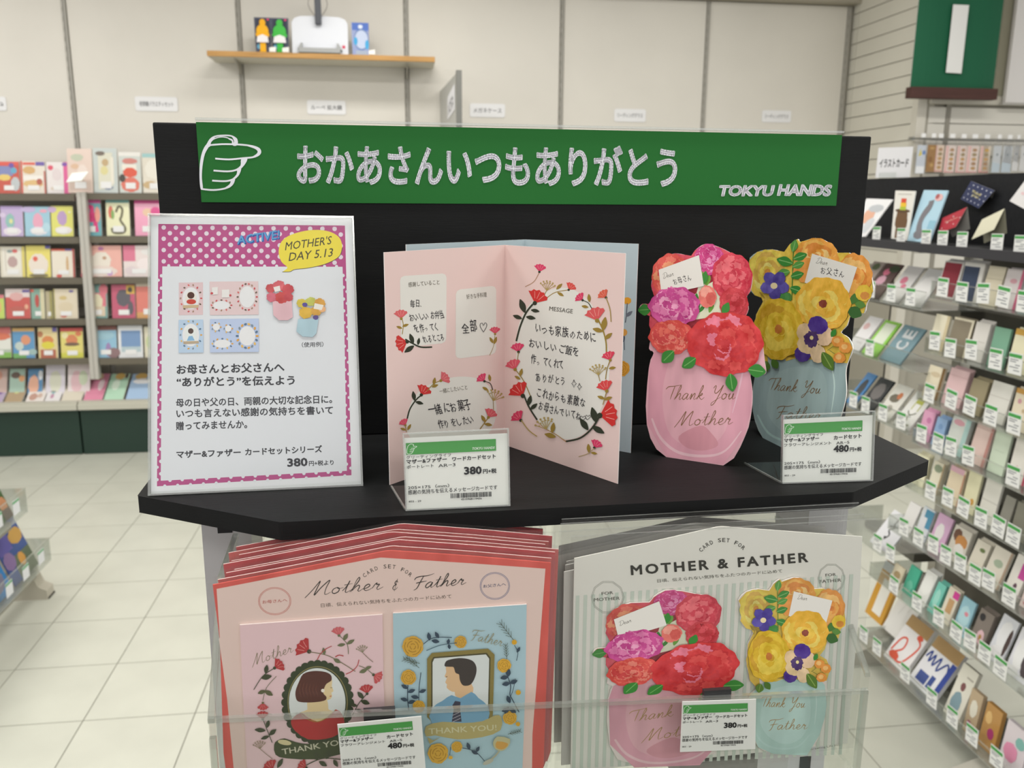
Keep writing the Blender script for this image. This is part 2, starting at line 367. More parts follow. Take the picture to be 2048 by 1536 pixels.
# back wall: shell, panels, slotted standards
struct(box(MB(), M('b5b0a3', 'wall'), (-4.6, 3.02), (YW+.012, YW+.12), (0, 3.0)).build('wall_back'))
wb = bpy.data.objects['wall_back']
SX = [-2.72, -1.79, -.862, .078, .998, 1.896, 2.80]
for a, b in zip([-3.65]+SX, SX):
    prt = box(MB(), M(WALLC, 'wall'), (a+.014, b-.014), (YW-.006, YW+.012), (.02, 2.62)).build('wall_panel', wb)
for x in SX:
    mb = MB(); m = M('bbb8b0', 'satin'); dk = M('827f77')
    for s in (-1, 1): box(mb, m, (x+s*.0055-.003, x+s*.0055+.003), (YW-.016, YW+.01), (.02, 2.62))
    box(mb, dk, (x-.003, x+.003), (YW-.006, YW+.01), (.02, 2.62))
    for k in range(48): box(mb, dk, (x-.0075, x-.0055), (YW-.0165, YW-.012), (.1+k*.052, .125+k*.052))
    mb.build('slotted_standard', wb)
box(MB(), M('a8a294', 'wall'), (-3.65, 2.86), (YW-.09, YW+.012), (2.625, 3.0)).build('valance', wb)
# side return of the alcove and the near slatted wall, both of separate slats
XS, YN = 2.83, 4.52
ws = struct(box(MB(), M('a8a498', 'wall'), (XS+.02, XS+.1), (YN, YW+.12), (0, 3.0)).build('wall_side'))
wn = struct(box(MB(), M('a8a498', 'wall'), (XS+.02, 5.2), (YN+.02, YN+.1), (0, 3.0)).build('wall_front'))
for k in range(20):
    z = 1.08+k*.088
    box(MB(), M('d6d3c8', 'wall'), (XS, XS+.022), (YN+.05, YW-.07), (z, z+.083)).build('slat', ws)
    box(MB(), M('d6d3c8', 'wall'), (XS, XS+.022), (YW-.065, YW-.0), (z, z+.083)).build('slat', ws)
for k in range(20):
    z = 1.08+k*.088
    if z < 1.93: box(MB(), M('d6d3ca', 'wall'), (XS+.2, 4.6), (YN-.002, YN+.022), (z, z+.083)).build('slat', wn)
    if z < 1.93: box(MB(), M('d6d3ca', 'wall'), (XS+.07, XS+.17), (YN-.002, YN+.022), (z, z+.083)).build('slat', wn)
box(MB(), M('cfcbc0', 'wall'), (XS-.004, XS+.05), (YN-.01, YN+.045), (0, 3.0)).build('corner_post', ws)
box(MB(), M('8d897e', 'satin'), (XS+.172, XS+.197), (YN-.004, YN+.022), (1.0, 1.97)).build('upright_channel', wn)
box(MB(), M('c6c2b6', 'wall'), (XS+.06, 4.6), (YN-.03, YN+.022), (1.97, 3.0)).build('upper_panel', wn)
# floor of separate tiles
fl = struct(box(MB(), M('77756a'), (-4.6, 5.2), (-2.5, YW+.12), (-.05, -.0015)).build('floor'))
TS, OX, OY = .305, -1.215, 2.285
# seams cross near (-1.15, 2.92)
base = box(MB(), M('cacbbf', 'tile'), (-.1510, .1510), (-.1510, .1510), (-.004, 0)); me0 = None
for i in range(-8, 17):
    for j in range(-5, 11):
        cx, cy = OX+(i+.5)*TS, OY+(j+.5)*TS
        if cy > YW or cy < .9 or cx < -3.4 or cx > 3.6: continue
        # leave out tiles nobody near the picture's viewpoint can see
        d = V((cx, cy, 0))-EYE; z = d.dot(CF); X = 1024+FPX*d.dot(CR)/z; Y = 768-FPX*d.dot(CU)/z
        if X < -350 or X > 2400 or Y > 1900: continue
        if me0 is None:
            t = base.build('tile', None, origin=(0, 0, 0)); me0 = t.data
        else:
            t = bpy.data.objects.new('tile', me0); COL.objects.link(t)
        t.parent = fl; t.location = V((cx, cy, 0))-WL[fl.name]
struct(box(MB(), M('d8d6d0', 'wall'), (-4.6, 5.2), (-3.5, YW+.12), (3.0, 3.06)).build('ceiling'))

# wall labels
def wall_label(px, py, wd, ht, txt, label, X=None):
    P = hit(px, py, (0, YW-.008, 0), (0, 1, 0)); F = Fr((P.x, YW-.008, P.z), (1, 0, 0), (0, 0, 1))
    F.o = F.p(-wd/2, -ht/2, 0)
    r = .012; pts = []
    for cx, cy, a in ((wd-r, r, -90), (wd-r, ht-r, 0), (r, ht-r, 90), (r, r, 180)):
        pts += [(cx+r*math.cos(math.radians(a+t)), cy+r*math.sin(math.radians(a+t))) for t in (0, 30, 60, 90)]
    t = thing('wall_label', label, 'sign', F.o, 'white labels along the back wall')
    sheet(F, pts, .002, M('e4e4e6', 'satin'), t, 'plate', c0=0)
    A = Art(F, lambda x, y: (x, y), .0023)
    vs, fs = glyphs(txt, .008, 2); ax, bx = min(v[0] for v in vs), max(v[0] for v in vs); ay, by = min(v[1] for v in vs), max(v[1] for v in vs)
    A.mb.add([F.p(wd*.1+(v[0]-ax)/(bx-ax)*wd*.8, ht*.32+(v[1]-ay)/(by-ay)*ht*.36, .0024) for v in vs], fs, M('55555a')); A.part('lettering', t)
wall_label(-14, 207, .14, .075, 'めがね', 'white wall label cut off by the edge of the view, beyond the card rack')
wall_label(313, 208, .232, .078, '老眼鏡バラエティセット', 'white wall label in the open panel between card rack and wooden shelf')
wall_label(653, 215, .222, .078, 'ルーペ 拡大鏡', 'white wall label hanging in the shadow straight under the wooden shelf')
wall_label(975, 221, .212, .078, 'メガネケース', 'white wall label beside the tall grey partition panel')
wall_label(1260, 231, .198, .075, 'リーディンググラス', 'white wall label with a bright shine spot, above the middle of the green banner')
wall_label(1553, 233, .192, .072, 'リーディンググラス', 'white wall label on the shaded last panel, next to the slatted corner')

# wooden shelf and what stands on it
SY0, SY1, SZ0 = 5.03, YW-.018, 2.198
t = thing('wall_shelf', 'wooden wall shelf with pale underside high on the back wall', 'shelf', (-.4, SY1, SZ0))
xa, xb = hit(413, 98, (0, SY0, 0), (0, 1, 0)).x, hit(870, 118, (0, SY0, 0), (0, 1, 0)).x
zt = hit(640, 107, (0, SY0, 0), (0, 1, 0)).z
o = box(MB(), M('c0945c', 'wood'), (xa, xb), (SY0, SY0+.012), (zt-.028, zt)).build('front_edge', t, bevel=.002)
box(MB(), M('c9c4b6', 'wall'), (xa, xb), (SY0+.012, SY1), (zt-.028, zt)).build('board', t)
for x in (SX[2], SX[3]):
    prism(MB(), M('a39f94', 'satin'), [(SY1-.001, zt-.028), (SY1-.001, zt-.09), (SY1-.03, zt-.085), (SY0+.05, zt-.029)], x-.003, x+.003, Fr((0, 0, 0), (0, 1, 0), (0, 0, 1), (1, 0, 0))).build('bracket', t)
def on_shelf(px, y): return hit(px, 100, (0, y, 0), (0, 1, 0)).x
def char_pack(px0, px1, col, label, z):
    y = 5.1; a, b = on_shelf(px0, y), on_shelf(px1, y); F = card_frame((a, y, z+.002), (b, y, z+.002), .12); wd = b-a; ht = .192
    t = thing('figure_pack', label, 'packet', (a, y, z))
    sheet(F, [(0, 0), (wd, 0), (wd+.004, ht), (-.006, ht)], .012, M('54586a', 'gloss'), t, 'backing_card')
    A = Art(F, lambda x, y: (x*wd, y*ht), .0004)
    A.poly([(.04, .55), (.5, .62), (.96, .55), (.96, .96), (.04, .96)], '3f4354').ell(.85, .95, .08, .03, 'e0487a', n=8).ell(.2, .2, .12, .08, '6fb4d8', n=8)
    A.part('artwork', t)
    mb = MB(); m = M(col, 'gloss')
    def disc(cx, cz, rx, rz, c0, c1, mt, n=18): prism(mb, mt, [(cx*wd+rx*wd*math.cos(k*2*math.pi/n), cz*ht+rz*ht*math.sin(k*2*math.pi/n)) for k in range(n)], c0, c1, F)
    disc(.5, .84, .2, .1, .001, .014, m); disc(.5, .6, .4, .18, .001, .022, m); disc(.5, .5, .46, .1, .001, .02, m); prism(mb, m, [(.3*wd, .03*ht), (.7*wd, .03*ht), (.68*wd, .3*ht), (.32*wd, .3*ht)], .001, .015, F)
    mb.build('bottle_shape', t)
    mb = MB(); m2 = M('ece8ea'); 
    prism(mb, m2, [(.1*wd, .28*ht), (.9*wd, .28*ht), (.84*wd, .44*ht), (.5*wd, .5*ht), (.16*wd, .44*ht)], .0225, .0235, F); mb.build('white_label', t)
char_pack(512, 542, 'f2b32a', 'dark blister pack holding a yellow bottle-like shape on the wooden shelf', zt)
char_pack(545, 577, '47b84c', 'dark blister pack holding a green bottle-like shape on the wooden shelf', zt)
for px, lb in ((545, 'small white price stub at the foot of the yellow pack'), (571, 'small white price stub at the foot of the green pack'), (743, 'small cream price stub beside the blue headset box')):
    x = on_shelf(px, 5.055); tag(prism(MB(), M('eeece6'), [(0, 0), (.034, 0), (.034, .028), (0, .022)], -.001, .012, Fr((x-.015, 5.05, zt+.001), (1, 0, 0), (0, .25, .97))).build('price_stub', origin=(x, 5.05, zt)), lb, 'price tag')
# white scale-like tablet with tray and black hanging handle
y = 5.13; a, b = on_shelf(586, y), on_shelf(697, y); wd = b-a
F = card_frame((a, y-.03, zt+.004), (b, y-.03, zt+.004), .1)
t = thing('reading_stand', 'white reading board with grey ledge standing on the wooden shelf', 'stand', (a, y, zt))
ht = .208
sheet(F, [(0, 0), (wd, 0), (wd, .17), (wd*.95, .192), (wd*.85, .203), (wd*.5, ht), (wd*.15, .203), (wd*.05, .192), (0, .17)], .008, M('dfe2ea', 'satin'), t, 'panel')
mb = MB(); g = M('a2a4a4', 'satin'); box(mb, g, (wd*.12, wd*.86), (.004, .028), (.0, .035), F); prism(mb, g, [(wd*.1, .02), (wd*.18, .02), (wd*.19, .055), (wd*.16, .055)], 0, .03, F); prism(mb, g, [(wd*.8, .02), (wd*.9, .02), (wd*.83, .055), (wd*.8, .055)], 0, .03, F); mb.build('ledge', t)
prism(MB(), M('d8385a'), [(wd*.92+.009*math.cos(k*.63), .045+.009*math.sin(k*.63)) for k in range(10)], 0, .001, F).build('red_dot', t)
x = on_shelf(639, y-.03); mb = MB(); box(mb, M('4b4e56', 'satin'), (x-.017, x+.017), (y-.045, y-.02), (zt+.16, zt+.36)); o = mb.build('clamp', t, bevel=.004)
mb = MB()
for s in (-1, 1): tube(mb, M('77706c'), [(x+s*(.012+.04*math.sin(k*.5)), y-.03, zt+.2+k*.022) for k in range(7)], .0018, 5)
mb.build('cable', t)
# blue box
y = 5.1; a, b = on_shelf(703, y), on_shelf(736, y); F = card_frame((a+.006, y, zt+.002), (b+.006, y, zt+.002), .1); wd = b-a; ht = .18
t = thing('headset_box', 'blue and white box picturing a pale blue headband on the wooden shelf', 'box', (a, y, zt))
sheet(F, [(0, 0), (wd, 0), (wd, ht), (-.004, ht)], .04, M('8f9cc8', 'satin'), t, 'carton', side=M('c9b48a'))
A = Art(F, lambda x, y: (x*wd, y*ht), .0004); A.poly([(0, .78), (1, .76), (1, 1), (0, 1)], '5a78c4').ell(.55, .5, .42, .3, 'c4cfe8').ring(.55, .5, .42, .3, .05, '7088b8').ell(.2, .45, .12, .12, '4aa8dc').ell(.88, .35, .12, .14, '4aa8dc').poly([(.2, .05), (.9, .05), (.9, .17), (.2, .17)], 'a9b4c6').ell(.5, .88, .14, .06, 'dfe6f4')
A.part('artwork', t)
# tall grey partition between the gondolas
XP = .276
mb = MB(); zf = hit(880, 185, (XP, 0, 0), (1, 0, 0)); zn = hit(917, 142, (XP, 0, 0), (1, 0, 0)); zn2 = hit(915, 165, (XP, 0, 0), (1, 0, 0))
t = thing('partition_panel', 'thin grey partition panel with slanted top rising behind the green banner', 'panel', (XP, 4.5, 0))
FY = Fr((XP, 0, 0), (0, 1, 0), (0, 0, 1), (1, 0, 0))
prism(MB(), M('a9a9a4', 'satin'), [(zf.y, .0), (zn.y, .0), (zn.y, zn.z), (zn.y+.08, zn.z), (zf.y, zf.z)], -.006, .006, FY).build('board', t)
box(MB(), M('84847f', 'metal'), (XP-.012, XP+.012), (zn.y-.03, zn.y), (0, zn.z)).build('edge_strip', t)
F = Fr((XP-.0065, zn.y+.35, 1.89), (0, -1, 0), (0, 0, 1), (-1, 0, 0)); box(MB(), M('d9d9dc'), (-.35, .2), (-.05, .06), (0, .001), F).build('label_plate', t)
A = Art(F, lambda x, y: (x, y), .0012); vs, fs = glyphs('メガネ', .01, 2); A.mb.add([F.p(-.3+v[0]*.14, -.03+v[1]*.07, .0013) for v in vs], fs, M('4a4a4e')); A.part('lettering', t)
# ------------------------------------------------------------ hanging banner and board at the near slatted wall
def at(px, py, Y): return hit(px, py, (0, Y, 0), (0, 1, 0))
YB = 4.40
t = thing('hanging_banner', 'green fabric banner with one upright white bar and a brown bottom rod', 'banner', at(1905, 200, YB))
P = [at(1835, 0, YB), at(2002, 0, YB), at(1986, 179, YB), at(1820, 176, YB)]
xl, xr = P[3].x, P[2].x; zb = P[2].z; FB = Fr((0, YB, 0), (1, 0, 0), (0, 0, 1))
mb = MB(); n = 14; zs = [zb, zb+.3, 2.95]
cl = M('16583c', 'paper'); bow = lambda k: .012*math.sin(k/n*math.pi*1.0)+.006*math.sin(k/n*math.pi*3)
vs = [V((xl+(xr-xl)*k/n, YB-bow(k), z)) for z in zs for k in range(n+1)]
mb.add(vs, [(r*(n+1)+k, r*(n+1)+k+1, (r+1)*(n+1)+k+1, (r+1)*(n+1)+k) for r in range(2) for k in range(n)], cl)
vs2 = [v+V((0, .003, 0)) for v in vs]; mb.add(vs2, [(r*(n+1)+k+1, r*(n+1)+k, (r+1)*(n+1)+k, (r+1)*(n+1)+k+1) for r in range(2) for k in range(n)], M('d8d8d4')); mb.build('cloth', t)
q = [at(1892, 145, YB-.022), at(1923, 147, YB-.022), at(1936, 10, YB-.022), at(1905, 8, YB-.022)]
prism(MB(), M('dcdcda'), [(q[0].x, q[0].z), (q[1].x, q[1].z), (q[1].x, q[2].z), (q[0].x, q[2].z)], 0, .001, Fr((0, YB-.02, 0), (1, 0, 0), (0, 0, 1))).build('white_bar', t)
box(MB(), M('4c322d', 'wood'), (xl-.014, xr+.006), (YB-.035, YB+.015), (zb-.056, zb)).build('bottom_rod', t, bevel=.002)
for x in (xl+.06, xr-.06): tube(MB(), M('8a8a86', 'metal'), [(x, YB, 2.95), (x, YB, 2.999)], .003).build('hanging_wire', t)
t = thing('notice_board', 'blank pale board mounted beside the green hanging banner at the edge of the view', 'board', at(2030, 205, 4.46))
a = at(2008, 205, 4.46); box(MB(), M('d2cfcd', 'satin'), (a.x, a.x+.9), (4.45, 4.475), (a.z, 2.98)).build('panel', t)
box(MB(), M('a9a6a0', 'satin'), (a.x-.012, a.x+.9), (4.452, 4.48), (a.z-.012, a.z)).build('rim', t)

aa, ab = at(1990, 150, 4.49), at(2012, 150, 4.49)
box(MB(), M('8b8876', 'wall'), (aa.x, ab.x), (4.485, 4.5), (at(2000, 192, 4.49).z, 2.98)).build('recess_shade_strip', wn)  # dark strip puts the shading of the recess beside the banner into colour
# packets hanging from a rail on the near slatted wall
YH = 4.47
rail_z = at(1900, 278, YH).z
mb = MB(); xa, xb = at(1822, 278, YH).x, 4.0
t = thing('hanging_rail', 'thin metal rail with hooks on the slatted wall holding slim packets', 'rail', (xa, YH, rail_z))
tube(MB(), M('a5a5a0', 'metal'), [(xa, YH+.012, rail_z), (xb, YH+.012, rail_z)], .005).build('bar', t)
for x in (xa+.02, xa+1.2): box(MB(), M('a5a5a0', 'metal'), (x-.006, x+.006), (YH+.01, YN), (rail_z-.01, rail_z+.01)).build('bracket', t)
HP = [(1828, 1848, 348, 'd4dbe6', 'yb', 'slim packet with yellow and blue top, first on the rail'), (1849, 1868, 345, 'a5793e', 'br', 'slim packet of brown wood-coloured card, second on the rail'),
 (1862, 1884, 345, 'e9d3c0', 'p0', 'slim pink-edged packet, plain beige, right after the brown one'), (1884, 1907, 347, 'ecdcd4', 'p1', 'slim pink-edged packet, second of the pink-edged ones on the rail'),
 (1907, 1929, 347, 'ecdcd4', 'p2', 'slim pink-edged packet in the middle of the pink-edged row'), (1928, 1953, 347, 'ecdcd4', 'p3', 'slim pink-edged packet, next to last of the pink-edged row'),
 (1953, 1976, 347, 'ecdcc8', 'p4', 'slim pink-edged packet with yellow motif, last of the pink-edged row'),
 (1980, 1998, 346, 'd3d8dc', 'g0', 'slim pale grey packet, first of the grey ones on the rail'), (1999, 2020, 346, 'd3d8dc', 'g1', 'slim pale grey packet, second of the grey ones on the rail'),
 (2021, 2034, 343, 'dedede', 'g2', 'slim white packet, third of the pale ones on the rail'), (2035, 2052, 343, 'dedede', 'g3', 'slim white packet half cut off by the edge of the view'), ]
for i, (x0, x1, yb, c, k, lb) in enumerate(HP):
    y = YH-.012-(i % 2)*.006; A0 = at(x0, yb, y); B0 = at(x1, yb, y); F = Fr((A0.x+.002, y, A0.z), (1, 0, 0), (0, 0, 1)); wd = B0.x-A0.x-.004; ht = rail_z-A0.z+.018
    t = thing('hanging_packet', lb, 'packet', F.p(0, 0), 'slim packets on the rail')
    prism(MB(), M('f8f8f8', 'clear'), [(0, 0), (wd, 0), (wd, ht*.86), (wd*.7, ht*.9), (wd*.7, ht), (wd*.3, ht), (wd*.3, ht*.9), (0, ht*.86)], .004, .0045, F).build('clear_sleeve', t)
    sheet(F, [(.002, .003), (wd-.002, .003), (wd-.002, ht*.74), (.002, ht*.74)], .004, M(c, 'satin'), t, 'card', c0=0)
    A = Art(F, lambda x, y: (x*wd, y*ht), .0042)
    if k[0] == 'p':
        A.poly([(.06, .03), (.3, .03), (.3, .72), (.06, .72)], 'e3b9b4').poly([(.06, .03), (.95, .03), (.95, .05), (.06, .05)], 'c86a68')
        for j in range(5): A.ell(.62, .14+j*.12, .2, .045, ['b9905c', 'a8805a', 'c49a62', '9f8a64', 'c8a050' if k == 'p4' else 'b08a66'][j], wob=.1, seed=j+i)
    elif k == 'yb': A.poly([(.2, .45), (.55, .5), (.35, .65)], 'd8c84e').ell(.75, .55, .18, .06, '6c8cc4').poly([(.05, .02), (.95, .02), (.95, .2), (.05, .2)], 'eceef2')
    elif k == 'br': A.ell(.4, .35, .25, .08, '8a5f2c', wob=.1).ell(.6, .2, .2, .05, 'c09a5c').ell(.5, .65, .25, .03, 'c09a5c')
    else: A.ell(.5, .5, .14, .035, '8d949a').ell(.5, .15, .1, .02, '9aa0a4').poly([(.02, .02), (.98, .02), (.98, .25), (.02, .3)], 'bccad4' if k in ('g0', 'g1') else 'd6d6d6')
    A.part('artwork', t)
    box(MB(), M('ececec', 'satin'), (wd*.28, wd*.72), (ht-.014, ht+.008), (.003, .008), F).build('hook_label', t)

# ------------------------------------------------------------ card rack on the right, trays running away from the viewer
XC = 1.42
FRK = Fr((XC, 0, 0), (0, -1, 0), (0, 0, 1), (-1, 0, 0))       # a = towards the viewer, b = up, c = out into the aisle
def rk(px, py, X=XC): p = hit(px, py, (X, 0, 0), (1, 0, 0)); return -p.y, p.z
rack = thing('card_rack', 'grey metal card rack with clear trays running along the aisle', 'rack', (XC+.2, 1.8, 0))
G1, G2, G3 = M('77746a', 'satin'), M('9b988d', 'satin'), M('b9b6ab', 'satin')
AE = -1.15   # viewer-side end (a = -Y)
for a in (-2.36, -1.72): box(MB(), G3, (a-.02, a+.02), (.0, 1.36), (-.33, -.27), FRK).build('upright', rack, bevel=.003)
for a in (-2.33, -1.72): 
    prism(MB(), G3, [(-.36, .0), (.04, 0), (.04, .03), (-.2, .11), (-.36, .13)], a-.035, a+.035, Fr((XC, 0, 0), (-1, 0, 0), (0, 0, 1), (0, -1, 0))).build('foot', rack, bevel=.003)
box(MB(), M('5f5c53', 'satin'), (-2.3, AE), (.17, 1.33), (-.29, -.275), FRK).build('back_panel', rack)
# black display deck on top
h0 = rk(1723, 479)[1]
a0 = -2.72
box(MB(), M('1b1c1e', 'black'), (-2.9, AE), (h0-.012, h0), (-.24, .0), FRK).build('display_deck', rack)
zt = rk(1735, 358, 1.62)[1]
box(MB(), M('1c1d20', 'black'), (-2.95, AE), (h0, zt), (-.212, -.2), FRK).build('display_backboard', rack)
box(MB(), M('35353a', 'satin'), (-2.9, AE), (h0-.02, h0+.004), (0, .006), FRK).build('deck_edge', rack)
TR = [(1869, 597), (1854, 704), (1841, 800), (1830, 886), (1819, 977), (1788, 1063), (1765, 1170), (1759, 1322)]
TA = [-2.12, -2.12, -2.13, -2.13, -2.14, -2.2, -2.27, -2.3]
TRH = [rk(*p)[1] for p in TR]
TL = [(1746, 600), (1705, 704), (1691, 811), (1746, 1099)]
TLH = [rk(*p)[1] for p in TL]
CLR = M('fbfcfb', 'clear'); EDG = M('f4f6f4', 'edge')
def tray(a0, a1, h, dp, lip, tier):
    t = thing('acrylic_tray', tier, 'tray', FRK.p((a0+a1)/2, h, -dp), 'clear trays of the card rack')
    box(MB(), EDG, (a0, a1), (h-.003, h), (-dp, 0), FRK).build('tray_floor', t)
    box(MB(), CLR, (a0, a1), (h, h+lip), (-.0015, 0), FRK).build('front_lip', t)
    box(MB(), EDG, (a0, a1), (h+lip-.001, h+lip+.0015), (-.003, 0.0005), FRK).build('lip_edge', t)
    box(MB(), EDG, (a0, a0+.003), (h, h+lip), (-dp, 0), FRK).build('side_pane', t)
    box(MB(), G1, (a0, a1), (h-.03, h-.004), (-dp-.02, -dp+.06), FRK).build('support_bar', t)
ORD = ['top', 'second', 'third', 'fourth', 'fifth', 'sixth', 'seventh', 'lowest']
for k in range(8): tray(TA[k], AE, TRH[k], .17, .04 if k else .045, 'clear acrylic tray with price tags, %s tier of the card rack' % ORD[k])
for k in range(4): tray([-2.66, -2.66, -2.66, -2.5][k], [-2.14, -2.15, -2.15, -2.22][k], TLH[k], .17, .05, 'clear tray of tilted cards at the far end of the card rack, %s one' % ['top', 'second', 'third', 'low'][k])
nt = 0
def price_tag(a, h, c, lb, tilt=0, w_=.045, h_=.050):
    global nt
    nt += 1
    F = Fr(FRK.p(a, h, c), (math.sin(tilt)*0, -math.cos(tilt), math.sin(tilt)), (0, math.sin(tilt), math.cos(tilt)), (-1, 0, 0))
    mb = MB(); box(mb, M('e3e4e2'), (0, w_), (0, h_), (0, .0008), F); box(mb, M('4a9a50'), (.001, w_-.003), (h_*.78, h_*.95), (.0008, .0010), F)
    g = M('8a8d92')
    for (x0, x1, y) in ((.1, .7, .66), (.1, .55, .56), (.5, .85, .42), (.1, .75, .3), (.4, .85, .16)): box(mb, g, (w_*x0, w_*x1), (h_*y, h_*(y+.05)), (.0008, .0010), F)
    o = mb.build('price_tag', origin=F.p(w_/2, 0, 0)); tag(o, lb, 'price tag', 'price tags on the card rack')
USED = {}
def art_items(F, wd, ht, items, z=.0004, parent=None, seed=0):
    A = Art(F, lambda x, y: (x*wd, y*ht), z); A.step = .00002
    for j, it in enumerate(items):
        k = it[0]
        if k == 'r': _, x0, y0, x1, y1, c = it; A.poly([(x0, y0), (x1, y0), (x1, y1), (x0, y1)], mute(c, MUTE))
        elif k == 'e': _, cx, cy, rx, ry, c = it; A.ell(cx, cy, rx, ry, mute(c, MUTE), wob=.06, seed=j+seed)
        elif k == 'l': _, pts, w_, c = it; A.mb.add(*ribbon(F, [(x*wd, y*ht) for x, y in pts], w_, A.z), M(c)); A.z += .00002
    if A.mb.v: A.part('artwork', parent)
def ribbon(F, pts, w_, z):
    P = crom(pts, 4); vs = []
    for i, (x, y) in enumerate(P):
        a, b = P[max(i-1, 0)], P[min(i+1, len(P)-1)]; dx, dy = b[0]-a[0], b[1]-a[1]; l = math.hypot(dx, dy) or 1
        for s in (1, -1): vs.append(F.p(x-s*dy/l*w_/2, y+s*dx/l*w_/2, z))
    return vs, [(2*i+1, 2*i, 2*i+2, 2*i+3) for i in range(len(P)-1)]
def rcard(name, px0, px1, py, h, dy, ht, th, lean, col, items, lb, cat='card', back=0., side=None, kind='satin', roll=0., grp='cards in the trays of the card rack', cnt=1):
    """one card (or wrapped set) standing in a tray; back = how far behind the tray front its foot is"""
    a0, a1 = rk(px0, py, XC+back)[0], rk(px1, py, XC+back)[0]
    x = V((0, -math.cos(roll), math.sin(roll)*1)); up = V((math.sin(lean), 0, math.cos(lean))); up = (up+V((0, math.sin(roll)*.9, 0))).normalized()
    F = Fr(FRK.p(a0, h+dy, -back), x, up-(up.dot(x))*x)
    wd = a1-a0
    t = thing(name, lb, cat, F.p(wd/2, 0), grp)
    sheet(F, [(0, 0), (wd, 0), (wd, ht), (0, ht)], th, M(col, kind), t, 'body', side=M(side) if side else None)
    for j in range(1, cnt): sheet(F, [(0, 0), (wd, 0), (wd, ht+.004*j), (0, ht+.004*j)], .0015, M(side or col), t, 'sheet_behind', c0=-th-.004*j)
    art_items(F, wd, ht, items, .0004, t, seed=int(px0))
    return t
